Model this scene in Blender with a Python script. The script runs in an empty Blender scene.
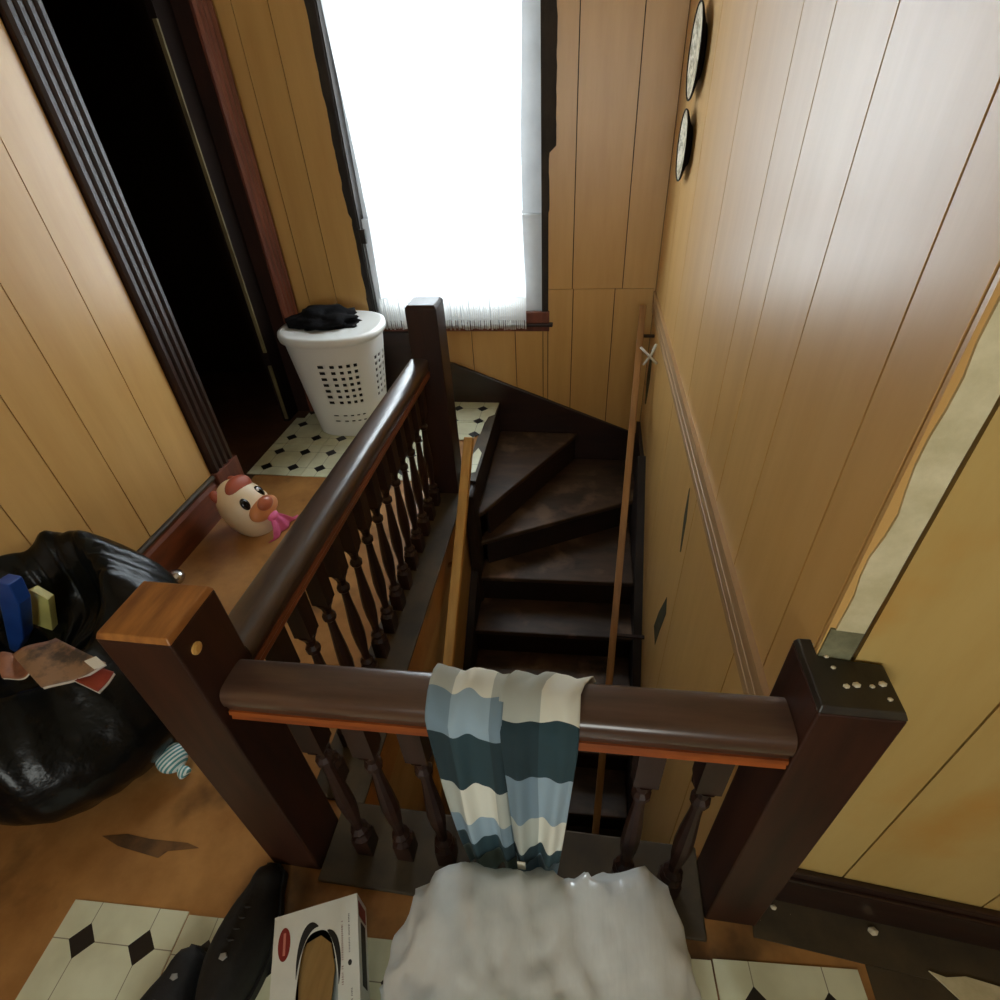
import bpy, bmesh, math, random
from mathutils import Vector, Matrix, noise
random.seed(4)
S = bpy.context.scene
COL = S.collection

# ------------------------------------------------------------------ camera
CAM_O = Vector((0.6745, -0.4929, 1.5484))
CAM_R = Vector((0.98857938, 0.14143617, -0.05202517))
CAM_U = Vector((-0.0449902, 0.6064637, 0.7938373))
CAM_F = Vector((-0.14382868, 0.78243057, -0.60590075))
FPX = 537.5
cd = bpy.data.cameras.new('camera')
cam = bpy.data.objects.new('camera', cd)
COL.objects.link(cam)
cd.sensor_fit = 'HORIZONTAL'
cd.sensor_width = 36
cd.lens = 36 * FPX / 1000
cd.clip_start = 0.02
mw = Matrix((CAM_R, CAM_U, -CAM_F)).transposed().to_4x4()
mw.translation = CAM_O
cam.matrix_world = mw
S.camera = cam


def P(px, py, ax, val):
    """point where the view ray of a photo pixel meets the plane axis=val"""
    d = CAM_R * ((px - 500) / FPX) - CAM_U * ((py - 500) / FPX) + CAM_F
    t = (val - CAM_O[ax]) / d[ax]
    return CAM_O + d * t


# ------------------------------------------------------------------ light
w = bpy.data.worlds.new('overcast_sky')
S.world = w
w.use_nodes = True
w.node_tree.nodes['Background'].inputs[0].default_value = (0.86, 0.93, 1.0, 1)
w.node_tree.nodes['Background'].inputs[1].default_value = 3.0


def area(name, loc, rot, sx, sy, power, col):
    l = bpy.data.lights.new(name, 'AREA')
    l.shape = 'RECTANGLE'
    l.size, l.size_y, l.energy, l.color = sx, sy, power, col
    o = bpy.data.objects.new(name, l)
    o.location, o.rotation_euler = loc, rot
    COL.objects.link(o)
    return o


area('daylight_stair_window', (-0.05, 3.05, 1.35), (math.radians(-90), 0, 0), 2.0, 2.6, 185, (0.93, 0.97, 1.0))
area('rear_fill_light', (0.55, -2.75, 1.55), (math.radians(90), 0, 0), 1.0, 1.2, 25, (0.97, 1.0, 0.88))  # added fill light behind the camera, shining in through the rear opening
S.view_settings.view_transform = 'Standard'
S.view_settings.look = 'None'
S.view_settings.gamma = 1
S.view_settings.use_curve_mapping = False
S.view_settings.exposure = 0.0


# ------------------------------------------------------------------ materials
def srgb(r, g, b):
    f = lambda c: (c / 255 / 12.92) if c / 255 <= 0.04045 else ((c / 255 + 0.055) / 1.055) ** 2.4
    return (f(r), f(g), f(b), 1)


def mat(name, c1, c2=None, rough=0.5, scale=(6, 6, 6), detail=6, bump=0.0, bscale=None, spec=0.5,
        metal=0.0, lo=0.35, hi=0.65, alpha=1.0, rand=True, coat=0.0, spots=None):
    m = bpy.data.materials.new(name)
    m.use_nodes = True
    nt = m.node_tree
    b = nt.nodes['Principled BSDF']
    b.inputs['Roughness'].default_value = rough
    b.inputs['Specular IOR Level'].default_value = spec
    b.inputs['Metallic'].default_value = metal
    b.inputs['Alpha'].default_value = alpha
    b.inputs['Coat Weight'].default_value = coat
    b.inputs['Coat Roughness'].default_value = 0.15
    b.inputs['Base Color'].default_value = c1
    tc = nt.nodes.new('ShaderNodeTexCoord')
    vec = tc.outputs['Object']
    if rand:
        oi = nt.nodes.new('ShaderNodeObjectInfo')
        va = nt.nodes.new('ShaderNodeVectorMath')
        va.operation = 'MULTIPLY_ADD'
        nt.links.new(oi.outputs['Random'], va.inputs[0])
        va.inputs[1].default_value = (17.3, 9.1, 13.7)
        nt.links.new(vec, va.inputs[2])
        vec = va.outputs[0]
    mp = nt.nodes.new('ShaderNodeMapping')
    mp.inputs['Scale'].default_value = scale
    nt.links.new(vec, mp.inputs[0])
    nz = nt.nodes.new('ShaderNodeTexNoise')
    nz.inputs['Scale'].default_value = 1.0
    nz.inputs['Detail'].default_value = detail
    nz.inputs['Roughness'].default_value = 0.62
    nt.links.new(mp.outputs[0], nz.inputs['Vector'])
    if c2:
        cr = nt.nodes.new('ShaderNodeValToRGB')
        cr.color_ramp.elements[0].position, cr.color_ramp.elements[0].color = lo, c1
        cr.color_ramp.elements[1].position, cr.color_ramp.elements[1].color = hi, c2
        nt.links.new(nz.outputs['Fac'], cr.inputs[0])
        out = cr.outputs[0]
        if spots:   # worn or stained patches: (colour, scale, threshold)
            n2 = nt.nodes.new('ShaderNodeTexNoise')
            n2.inputs['Scale'].default_value = spots[1]
            n2.inputs['Detail'].default_value = 5
            nt.links.new(vec, n2.inputs['Vector'])
            r2 = nt.nodes.new('ShaderNodeValToRGB')
            r2.color_ramp.elements[0].position = spots[2]
            r2.color_ramp.elements[0].color = (0, 0, 0, 1)
            r2.color_ramp.elements[1].position = spots[2] + 0.12
            r2.color_ramp.elements[1].color = (1, 1, 1, 1)
            nt.links.new(n2.outputs['Fac'], r2.inputs[0])
            mx = nt.nodes.new('ShaderNodeMix')
            mx.data_type = 'RGBA'
            nt.links.new(r2.outputs[0], mx.inputs[0])
            nt.links.new(out, mx.inputs[6])
            mx.inputs[7].default_value = spots[0]
            out = mx.outputs[2]
        nt.links.new(out, b.inputs['Base Color'])
    if bump:
        bm_ = nt.nodes.new('ShaderNodeBump')
        bm_.inputs['Strength'].default_value = bump
        bm_.inputs['Distance'].default_value = 0.01
        src = nz.outputs['Fac']
        if bscale:
            n3 = nt.nodes.new('ShaderNodeTexNoise')
            n3.inputs['Scale'].default_value = bscale
            n3.inputs['Detail'].default_value = 4
            nt.links.new(vec, n3.inputs['Vector'])
            src = n3.outputs['Fac']
        nt.links.new(src, bm_.inputs['Height'])
        nt.links.new(bm_.outputs[0], b.inputs['Normal'])
    return m


M = {}
M['panel'] = mat('tan_panel_board', srgb(210, 168, 102), srgb(197, 152, 86), 0.36, (14, 14, 1.6), lo=0.3, hi=0.75, bump=0.04, spec=0.75)
M['panel_yellow'] = mat('yellowed_panel_board', srgb(196, 168, 104), srgb(182, 150, 86), 0.42, (9, 9, 1.8), lo=0.3, hi=0.75, bump=0.04, spec=0.4,
                        spots=(srgb(186, 138, 66), 2.2, 0.56))
M['panel_brown'] = mat('brown_well_panel', srgb(192, 162, 116), srgb(170, 138, 94), 0.4, (3, 3, 10), bump=0.05)
M['backing'] = mat('dark_groove_backing', srgb(64, 42, 22), srgb(50, 32, 18), 0.8)
M['ceiling'] = mat('pale_ceiling', srgb(205, 195, 172), srgb(195, 184, 160), 0.9)
M['dark'] = mat('dark_stained_wood', srgb(50, 28, 20), srgb(34, 19, 14), 0.42, (20, 20, 3), bump=0.06, spec=0.4)
M['dark_x'] = mat('dark_stained_wood_crosswise', srgb(50, 29, 21), srgb(34, 20, 15), 0.36, (3, 20, 20), bump=0.06, coat=0.15)
M['dark_y'] = mat('dark_stained_wood_lengthwise', srgb(50, 29, 21), srgb(34, 20, 15), 0.36, (20, 3, 20), bump=0.06, coat=0.15)
M['newel'] = mat('red_brown_newel_wood', srgb(60, 32, 20), srgb(36, 20, 13), 0.5, (18, 18, 2.5), bump=0.06, spec=0.3)
M['newel_top'] = mat('worn_lit_orange_newel_top', srgb(176, 116, 56), srgb(122, 74, 34), 0.4, (30, 5, 20), bump=0.06)  # wear and window light on the cap, both put into the colour
M['newel_top_dark'] = mat('dusty_dark_newel_top', srgb(52, 46, 34), srgb(34, 28, 22), 0.42, (20, 8, 20), bump=0.06)
M['rail_x'] = mat('worn_brown_rail_crosswise', srgb(88, 64, 50), srgb(64, 44, 34), 0.3, (3, 30, 30), bump=0.04, coat=0.4)
M['rail_y'] = mat('worn_brown_rail_lengthwise', srgb(78, 60, 50), srgb(56, 42, 35), 0.36, (30, 3, 30), bump=0.04, coat=0.45)
M['rail_orange'] = mat('orange_rail_moulding', srgb(158, 82, 34), srgb(112, 54, 24), 0.35, (5, 20, 20), bump=0.04)
M['red_trim'] = mat('red_brown_trim', srgb(124, 72, 54), srgb(88, 44, 32), 0.4, (18, 18, 3), bump=0.05)
M['red_trim_y'] = mat('red_brown_baseboard', srgb(128, 66, 36), srgb(92, 46, 26), 0.4, (18, 3, 18), bump=0.05)
M['stair'] = mat('worn_stair_tread', srgb(80, 60, 44), srgb(50, 36, 26), 0.5, (4, 12, 12), bump=0.12, spots=(srgb(112, 88, 66), 5, 0.55))
M['riser'] = mat('dark_riser', srgb(40, 26, 19), srgb(28, 18, 14), 0.6, (4, 12, 12), bump=0.08)
M['floor'] = mat('worn_orange_brown_floor', srgb(180, 132, 78), srgb(148, 102, 56), 0.3, (5, 5, 5), bump=0.05, bscale=22, spots=(srgb(88, 62, 38), 3.2, 0.54), rand=False)
M['scrape'] = mat('scraped_brown_floor', srgb(118, 84, 50), srgb(76, 54, 34), 0.5, (14, 14, 14))
M['nosing'] = mat('grey_brown_floor_edge', srgb(78, 66, 46), srgb(54, 46, 34), 0.6, (8, 8, 8), bump=0.08)
M['yellow_wood'] = mat('honey_wood_rail', srgb(222, 176, 100), srgb(198, 148, 78), 0.42, (30, 4, 4), bump=0.04)
M['brown_wood'] = mat('brown_wood_rail', srgb(178, 130, 78), srgb(150, 106, 60), 0.45, (30, 4, 4), bump=0.04)
M['trim_wood'] = mat('bare_trim_board', srgb(186, 150, 104), srgb(158, 122, 80), 0.5, (20, 2, 26), bump=0.08)
M['plaster'] = mat('torn_pale_plaster', srgb(222, 212, 176), srgb(196, 186, 146), 0.85, (14, 14, 14), bump=0.3)
M['plaster_grey'] = mat('grey_green_plaster', srgb(138, 136, 104), srgb(104, 102, 76), 0.85, (24, 24, 24), bump=0.3)
M['crumb'] = mat('plaster_crumb', srgb(210, 200, 172), None, 0.9)
M['torn_wood'] = mat('torn_black_brown_casing', srgb(52, 44, 38), srgb(30, 25, 22), 0.75, (16, 16, 6), bump=0.4)
M['white_paint'] = mat('white_painted_sash', srgb(214, 218, 222), srgb(200, 204, 208), 0.5)
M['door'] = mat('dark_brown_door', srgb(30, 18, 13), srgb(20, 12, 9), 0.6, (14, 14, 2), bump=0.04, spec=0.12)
M['door_edge'] = mat('painted_lit_door_edge', srgb(120, 108, 70), srgb(80, 68, 42), 0.6, (20, 20, 6))  # pale tone puts the light along the edge into the colour
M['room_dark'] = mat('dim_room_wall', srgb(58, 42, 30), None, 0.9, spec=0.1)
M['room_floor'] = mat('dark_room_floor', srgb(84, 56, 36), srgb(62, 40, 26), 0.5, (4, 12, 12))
M['white_plastic'] = mat('white_plastic', srgb(226, 226, 222), None, 0.35)
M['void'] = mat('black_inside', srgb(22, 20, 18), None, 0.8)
M['black_cloth'] = mat('black_cloth', srgb(20, 19, 22), srgb(12, 11, 13), 0.9, (60, 60, 60), bump=0.3, spec=0.15)
M['black_bag'] = mat('glossy_black_bag', srgb(13, 15, 15), srgb(8, 10, 10), 0.27, (6, 6, 6), spec=0.25, bump=0.7, bscale=13)
M['cream'] = mat('cream_vinyl', srgb(236, 214, 180), srgb(228, 204, 168), 0.4)
M['snout'] = mat('brown_snout', srgb(176, 96, 66), None, 0.3)
M['muzzle'] = mat('orange_muzzle', srgb(212, 138, 88), None, 0.4)
M['hair'] = mat('red_brown_patch', srgb(170, 84, 60), None, 0.5)
M['eye'] = mat('black_eye', srgb(14, 12, 12), None, 0.12)
M['eye_spark'] = mat('white_eye_dot', srgb(245, 245, 245), None, 0.4)
M['pink'] = mat('pink_scarf', srgb(232, 112, 158), srgb(214, 92, 140), 0.7, (20, 20, 20))
M['tag'] = mat('white_tag', srgb(226, 222, 206), None, 0.7)
M['silver'] = mat('silver_metal', srgb(205, 205, 205), None, 0.22, metal=1.0)
M['blue'] = mat('blue_packet', srgb(34, 74, 150), srgb(24, 58, 128), 0.4, (8, 8, 8))
M['lemon'] = mat('pale_yellow_packet', srgb(206, 200, 120), srgb(190, 182, 104), 0.5, (8, 8, 8))
M['mag1'] = mat('printed_magazine_cover', srgb(150, 118, 92), srgb(70, 62, 58), 0.3, (14, 14, 14), lo=0.42, hi=0.58, spots=(srgb(196, 140, 120), 9, 0.58))
M['mag2'] = mat('red_brown_booklet', srgb(150, 60, 42), srgb(116, 42, 32), 0.35, (10, 10, 10))
M['leaflet'] = mat('faded_orange_print', srgb(176, 118, 84), srgb(128, 84, 66), 0.5, (16, 16, 16))
M['paper'] = mat('paper_white', srgb(216, 208, 196), None, 0.7)
M['carton'] = mat('white_carton', srgb(222, 224, 214), srgb(212, 214, 204), 0.55, (8, 8, 8))
M['cardboard'] = mat('brown_cardboard', srgb(150, 118, 66), srgb(132, 102, 54), 0.8, (40, 6, 6))
M['carton_grey'] = mat('grey_blue_lining', srgb(168, 178, 176), None, 0.6)
M['ink'] = mat('dark_ink', srgb(30, 30, 28), None, 0.6)
M['ink_faint'] = mat('faint_red_grey_ink', srgb(150, 120, 112), None, 0.6)
M['logo_red'] = mat('dark_red_logo', srgb(128, 34, 28), None, 0.5)
M['logo_pale'] = mat('pale_logo_line', srgb(196, 120, 104), None, 0.5)
M['rubber'] = mat('black_shoe_fabric', srgb(22, 22, 22), srgb(13, 13, 13), 0.7, (60, 60, 60), bump=0.15)
M['sole'] = mat('black_rubber_sole', srgb(16, 16, 16), None, 0.6)
M['emblem'] = mat('silver_grey_emblem', srgb(140, 140, 136), None, 0.5)
M['plate_black'] = mat('black_glazed_plate', srgb(10, 9, 9), None, 0.6, spec=0.2)
M['plate_cream'] = mat('cream_plate_picture', srgb(226, 218, 194), srgb(150, 140, 110), 0.45, (40, 40, 40), lo=0.45, hi=0.62)
M['rope'] = mat('white_cord', srgb(214, 208, 196), None, 0.8)
M['hole'] = mat('dark_panel_tear', srgb(70, 66, 38), srgb(44, 40, 24), 0.9, (30, 30, 30))


def glass_mat():
    m = bpy.data.materials.new('thin_window_glass')
    m.use_nodes = True
    nt = m.node_tree
    nt.nodes.clear()
    o = nt.nodes.new('ShaderNodeOutputMaterial')
    t = nt.nodes.new('ShaderNodeBsdfTransparent')
    t.inputs[0].default_value = (0.94, 0.97, 0.98, 1)
    g = nt.nodes.new('ShaderNodeBsdfGlossy')
    g.inputs['Roughness'].default_value = 0.02
    mx = nt.nodes.new('ShaderNodeMixShader')
    mx.inputs[0].default_value = 0.05
    nt.links.new(t.outputs[0], mx.inputs[1])
    nt.links.new(g.outputs[0], mx.inputs[2])
    nt.links.new(mx.outputs[0], o.inputs[0])
    return m


def sheer_mat(name, see, col, front=0.35):
    m = bpy.data.materials.new(name)
    m.use_nodes = True
    nt = m.node_tree
    nt.nodes.clear()
    o = nt.nodes.new('ShaderNodeOutputMaterial')
    t = nt.nodes.new('ShaderNodeBsdfTransparent')
    tl = nt.nodes.new('ShaderNodeBsdfTranslucent')
    tl.inputs[0].default_value = col
    d = nt.nodes.new('ShaderNodeBsdfDiffuse')
    d.inputs[0].default_value = col
    m1 = nt.nodes.new('ShaderNodeMixShader')
    m1.inputs[0].default_value = front
    nt.links.new(tl.outputs[0], m1.inputs[1])
    nt.links.new(d.outputs[0], m1.inputs[2])
    m2 = nt.nodes.new('ShaderNodeMixShader')
    # woven threads let some light straight through
    tc = nt.nodes.new('ShaderNodeTexCoord')
    nz = nt.nodes.new('ShaderNodeTexNoise')
    nz.inputs['Scale'].default_value = 30
    nt.links.new(tc.outputs['Object'], nz.inputs['Vector'])
    mr = nt.nodes.new('ShaderNodeMapRange')
    mr.inputs['To Min'].default_value = max(0, see - 0.12)
    mr.inputs['To Max'].default_value = see + 0.12
    nt.links.new(nz.outputs['Fac'], mr.inputs['Value'])
    nt.links.new(mr.outputs[0], m2.inputs[0])
    nt.links.new(m1.outputs[0], m2.inputs[1])
    nt.links.new(t.outputs[0], m2.inputs[2])
    nt.links.new(m2.outputs[0], o.inputs[0])
    return m


def math_node(nt, op, a, b=None, c=None):
    n = nt.nodes.new('ShaderNodeMath')
    n.operation = op
    for i, v in enumerate((a, b, c)):
        if v is None:
            continue
        if isinstance(v, (int, float)):
            n.inputs[i].default_value = v
        else:
            nt.links.new(v, n.inputs[i])
    return n.outputs[0]


def tile_mat():
    """vinyl tile: cream octagons, thin grey joints, black dots every half tile"""
    m = bpy.data.materials.new('cream_vinyl_tile_black_diamonds')
    m.use_nodes = True
    nt = m.node_tree
    b = nt.nodes['Principled BSDF']
    b.inputs['Roughness'].default_value = 0.38
    tc = nt.nodes.new('ShaderNodeTexCoord')
    sx = nt.nodes.new('ShaderNodeSeparateXYZ')
    nt.links.new(tc.outputs['Object'], sx.inputs[0])
    q = 0.1525

    def cell(o):   # distance from the nearest dot centre, dots at quarter points
        a = math_node(nt, 'ADD', o, 0.25 * 0.305 + 10 * q + q / 2)
        f = math_node(nt, 'MODULO', a, q)
        return math_node(nt, 'ABSOLUTE', math_node(nt, 'SUBTRACT', f, q / 2))
    ax, ay = cell(sx.outputs[0]), cell(sx.outputs[1])
    dia = math_node(nt, 'LESS_THAN', math_node(nt, 'ADD', ax, ay), 0.034)
    ln = math_node(nt, 'LESS_THAN', math_node(nt, 'MINIMUM', ax, ay), 0.0011)
    nz = nt.nodes.new('ShaderNodeTexNoise')
    nz.inputs['Scale'].default_value = 7
    nz.inputs['Detail'].default_value = 6
    oi = nt.nodes.new('ShaderNodeObjectInfo')
    va = nt.nodes.new('ShaderNodeVectorMath')
    va.operation = 'MULTIPLY_ADD'
    nt.links.new(oi.outputs['Random'], va.inputs[0])
    va.inputs[1].default_value = (17, 9, 13)
    nt.links.new(tc.outputs['Object'], va.inputs[2])
    nt.links.new(va.outputs[0], nz.inputs['Vector'])
    cr = nt.nodes.new('ShaderNodeValToRGB')
    cr.color_ramp.elements[0].position, cr.color_ramp.elements[0].color = 0.3, srgb(196, 196, 164)
    cr.color_ramp.elements[1].position, cr.color_ramp.elements[1].color = 0.6, srgb(218, 220, 190)
    nt.links.new(nz.outputs['Fac'], cr.inputs[0])
    m1 = nt.nodes.new('ShaderNodeMix')
    m1.data_type = 'RGBA'
    nt.links.new(ln, m1.inputs[0])
    nt.links.new(cr.outputs[0], m1.inputs[6])
    m1.inputs[7].default_value = srgb(140, 136, 112)
    m2 = nt.nodes.new('ShaderNodeMix')
    m2.data_type = 'RGBA'
    nt.links.new(dia, m2.inputs[0])
    nt.links.new(m1.outputs[2], m2.inputs[6])
    m2.inputs[7].default_value = srgb(24, 24, 26)
    nt.links.new(m2.outputs[2], b.inputs['Base Color'])
    return m


def stripe_mat():
    m = bpy.data.materials.new('teal_white_stripes')
    m.use_nodes = True
    nt = m.node_tree
    b = nt.nodes['Principled BSDF']
    b.inputs['Roughness'].default_value = 0.25
    tc = nt.nodes.new('ShaderNodeTexCoord')
    sx = nt.nodes.new('ShaderNodeSeparateXYZ')
    nt.links.new(tc.outputs['Object'], sx.inputs[0])
    s = math_node(nt, 'SINE', math_node(nt, 'MULTIPLY', sx.outputs[0], 620))
    f = math_node(nt, 'GREATER_THAN', s, 0.0)
    mx = nt.nodes.new('ShaderNodeMix')
    mx.data_type = 'RGBA'
    nt.links.new(f, mx.inputs[0])
    mx.inputs[6].default_value = srgb(226, 240, 238)
    mx.inputs[7].default_value = srgb(96, 160, 164)
    nt.links.new(mx.outputs[2], b.inputs['Base Color'])
    return m


def plaid_mat(vb):
    """checks woven from bands along the cloth's own UVs (metres)"""
    m = bpy.data.materials.new('blue_grey_plaid_cloth')
    m.use_nodes = True
    nt = m.node_tree
    b = nt.nodes['Principled BSDF']
    b.inputs['Roughness'].default_value = 0.9
    uv = nt.nodes.new('ShaderNodeUVMap')
    sx = nt.nodes.new('ShaderNodeSeparateXYZ')
    nt.links.new(uv.outputs[0], sx.inputs[0])

    def bands(src, period, cols):
        f = math_node(nt, 'FRACT', math_node(nt, 'DIVIDE', src, period))
        cr = nt.nodes.new('ShaderNodeValToRGB')
        cr.color_ramp.interpolation = 'CONSTANT'
        e = cr.color_ramp.elements
        e[0].position, e[0].color = 0, cols[0][1]
        e[1].position, e[1].color = cols[1]
        for p_, c_ in cols[2:]:
            n = e.new(p_)
            n.color = c_
        nt.links.new(f, cr.inputs[0])
        return cr.outputs[0]
    v = bands(sx.outputs[1], 1.0, vb)
    u = bands(sx.outputs[0], 0.15, [(0, (1, 1, 1, 1)), (0.5, (0.58, 0.62, 0.64, 1))])
    mx = nt.nodes.new('ShaderNodeMix')
    mx.data_type = 'RGBA'
    mx.blend_type = 'MULTIPLY'
    mx.inputs[0].default_value = 1
    nt.links.new(v, mx.inputs[6])
    nt.links.new(u, mx.inputs[7])
    nt.links.new(mx.outputs[2], b.inputs['Base Color'])
    wv = nt.nodes.new('ShaderNodeTexNoise')
    wv.inputs['Scale'].default_value = 260
    bp = nt.nodes.new('ShaderNodeBump')
    bp.inputs['Strength'].default_value = 0.25
    bp.inputs['Distance'].default_value = 0.003
    nt.links.new(wv.outputs['Fac'], bp.inputs['Height'])
    nt.links.new(bp.outputs[0], b.inputs['Normal'])
    return m


M['glass'] = glass_mat()
M['sheer'] = sheer_mat('sheer_white_curtain', 0.34, (0.93, 0.94, 0.95, 1))
M['fringe'] = sheer_mat('white_curtain_fringe', 0.25, (0.9, 0.9, 0.88, 1))
M['tile'] = tile_mat()
M['stripe'] = stripe_mat()
CRE, BLU, DRK, GRN = srgb(224, 226, 214), srgb(150, 174, 190), srgb(40, 66, 74), srgb(126, 142, 134)
M['plaid_left'] = plaid_mat([(0, GRN), (0.38, CRE), (0.50, BLU), (0.575, DRK), (0.72, CRE), (0.84, BLU), (0.925, DRK)])
M['plaid_right'] = plaid_mat([(0, BLU), (0.40, CRE), (0.535, DRK), (0.67, BLU), (0.81, CRE), (0.93, DRK)])
M['plastic_bag'] = sheer_mat('milky_plastic_bag', 0.07, (0.90, 0.97, 0.98, 1), 0.75)


def bag_gloss():
    m = M['plastic_bag']
    nt = m.node_tree
    out = [n for n in nt.nodes if n.type == 'OUTPUT_MATERIAL'][0]
    src = out.inputs[0].links[0].from_socket
    g = nt.nodes.new('ShaderNodeBsdfGlossy')
    g.inputs['Roughness'].default_value = 0.28
    mx = nt.nodes.new('ShaderNodeMixShader')
    mx.inputs[0].default_value = 0.18
    tc = nt.nodes.new('ShaderNodeTexCoord')
    nz = nt.nodes.new('ShaderNodeTexNoise')
    nz.inputs['Scale'].default_value = 1
    nz.inputs['Detail'].default_value = 3
    nz.inputs['Distortion'].default_value = 0.3
    mp = nt.nodes.new('ShaderNodeMapping')      # long stretched creases
    mp.inputs['Rotation'].default_value = (0.2, 0.3, 0.7)
    mp.inputs['Scale'].default_value = (42, 7, 12)
    nt.links.new(tc.outputs['Object'], mp.inputs[0])
    nt.links.new(mp.outputs[0], nz.inputs['Vector'])
    bp = nt.nodes.new('ShaderNodeBump')
    bp.inputs['Strength'].default_value = 0.12
    bp.inputs['Distance'].default_value = 0.02
    nt.links.new(nz.outputs['Fac'], bp.inputs['Height'])
    for n in nt.nodes:
        if n.type in ('BSDF_GLOSSY', 'BSDF_DIFFUSE', 'BSDF_TRANSLUCENT'):
            nt.links.new(bp.outputs[0], n.inputs['Normal'])
    nt.links.new(src, mx.inputs[1])
    nt.links.new(g.outputs[0], mx.inputs[2])
    nt.links.new(mx.outputs[0], out.inputs[0])


bag_gloss()


# ------------------------------------------------------------------ builders
def obj(name, bm, m, parent=None, origin=None, smooth=False, label=None, cat=None, group=None, kind=None, bevel=0):
    """link a bmesh given in world coordinates as one mesh object with its origin at origin"""
    me = bpy.data.meshes.new(name)
    bmesh.ops.recalc_face_normals(bm, faces=bm.faces)
    if origin is None:
        vs = [v.co for v in bm.verts]
        lo = Vector((min(v.x for v in vs), min(v.y for v in vs), min(v.z for v in vs)))
        hi = Vector((max(v.x for v in vs), max(v.y for v in vs), max(v.z for v in vs)))
        origin = (lo + hi) / 2
        origin.z = lo.z
    origin = Vector(origin)
    bmesh.ops.translate(bm, verts=bm.verts, vec=-origin)
    bm.to_mesh(me)
    bm.free()
    for p_ in me.polygons:
        p_.use_smooth = smooth
    for mm in (m if isinstance(m, (list, tuple)) else [m]):
        me.materials.append(mm)
    o = bpy.data.objects.new(name, me)
    COL.objects.link(o)
    place(o, origin, parent)
    if bevel:
        md = o.modifiers.new('bevel', 'BEVEL')
        md.width, md.segments, md.limit_method = bevel, 2, 'ANGLE'
    return tag(o, label, cat, group, kind)


def world_loc(o):
    v = Vector(o.location)
    while o.parent:
        o = o.parent
        v += o.location
    return v


def place(o, loc, parent=None):
    o.location = loc
    if parent:
        o.parent = parent
        o.location = Vector(loc) - world_loc(parent)


def tag(o, label=None, cat=None, group=None, kind=None):
    for k, v in (('label', label), ('category', cat), ('group', group), ('kind', kind)):
        if v:
            o[k] = v
    return o


def thing(name, loc, label, cat, group=None):
    o = bpy.data.objects.new(name, None)
    o.empty_display_size = 0.05
    o.location = loc
    COL.objects.link(o)
    return tag(o, label, cat, group)


def copy_part(o, loc, parent):
    c = o.copy()
    COL.objects.link(c)
    place(c, loc, parent)
    return c


def box(bm, x0, x1, y0, y1, z0, z1):
    v = [bm.verts.new((x, y, z)) for z in (z0, z1) for y in (y0, y1) for x in (x0, x1)]
    for f in ((0, 2, 3, 1), (4, 5, 7, 6), (0, 1, 5, 4), (2, 6, 7, 3), (0, 4, 6, 2), (1, 3, 7, 5)):
        bm.faces.new([v[i] for i in f])
    return v


def B(*a):
    bm = bmesh.new()
    box(bm, *a)
    return bm


def prism(bm, poly, axis, a0, a1):
    """polygon in the two other axes (in x,y,z order) extruded along axis"""
    def mk(p, a):
        c = list(p)
        c.insert(axis, a)
        return bm.verts.new(c)
    A = [mk(p, a0) for p in poly]
    Z = [mk(p, a1) for p in poly]
    n = len(poly)
    bm.faces.new(A)
    bm.faces.new(Z[::-1])
    for i in range(n):
        bm.faces.new((A[i], A[(i + 1) % n], Z[(i + 1) % n], Z[i]))
    return bm


def lathe(bm, prof, cx, cy, n=14, z0=0.0, sx=1, sy=1, cap=True, cap_top=True):
    rings = []
    for r, z in prof:
        rings.append([bm.verts.new((cx + r * sx * math.cos(2 * math.pi * k / n), cy + r * sy * math.sin(2 * math.pi * k / n), z0 + z)) for k in range(n)])
    for a, b in zip(rings, rings[1:]):
        for k in range(n):
            bm.faces.new((a[k], a[(k + 1) % n], b[(k + 1) % n], b[k]))
    if cap:
        bm.faces.new(rings[0][::-1])
        if cap_top:
            bm.faces.new(rings[-1])
    return bm


def bar(bm, a, b, w_, h_, up=(0, 0, 1)):
    """rectangular bar between two points"""
    a, b = Vector(a), Vector(b)
    d = (b - a).normalized()
    s = d.cross(Vector(up)).normalized()
    u = s.cross(d).normalized()
    vs = []
    for p_ in (a, b):
        for i, j in ((-1, -1), (1, -1), (1, 1), (-1, 1)):
            vs.append(bm.verts.new(p_ + s * (i * w_ / 2) + u * (j * h_ / 2)))
    for f in ((0, 1, 2, 3), (7, 6, 5, 4), (0, 4, 5, 1), (1, 5, 6, 2), (2, 6, 7, 3), (3, 7, 4, 0)):
        bm.faces.new([vs[i] for i in f])
    return bm


def tube(bm, pts, r, n=8):
    rings = []
    for i, p_ in enumerate(pts):
        p_ = Vector(p_)
        d = (Vector(pts[min(i + 1, len(pts) - 1)]) - Vector(pts[max(i - 1, 0)])).normalized()
        s = d.cross(Vector((0.3, 0.2, 0.93))).normalized()
        u = s.cross(d)
        rings.append([bm.verts.new(p_ + s * (r * math.cos(2 * math.pi * k / n)) + u * (r * math.sin(2 * math.pi * k / n))) for k in range(n)])
    for a, b in zip(rings, rings[1:]):
        for k in range(n):
            bm.faces.new((a[k], a[(k + 1) % n], b[(k + 1) % n], b[k]))
    bm.faces.new(rings[0][::-1])
    bm.faces.new(rings[-1])
    return bm


def blob(center, rad, sub=4, fn=None, frame=None):
    bm = bmesh.new()
    bmesh.ops.create_icosphere(bm, subdivisions=sub, radius=1)
    c = Vector(center)
    for v in bm.verts:
        p_ = v.co.copy()
        k = fn(p_) if fn else 1
        q = Vector((p_.x * rad[0], p_.y * rad[1], p_.z * rad[2])) * k
        v.co = c + (frame @ q if frame else q)
    return bm


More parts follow.
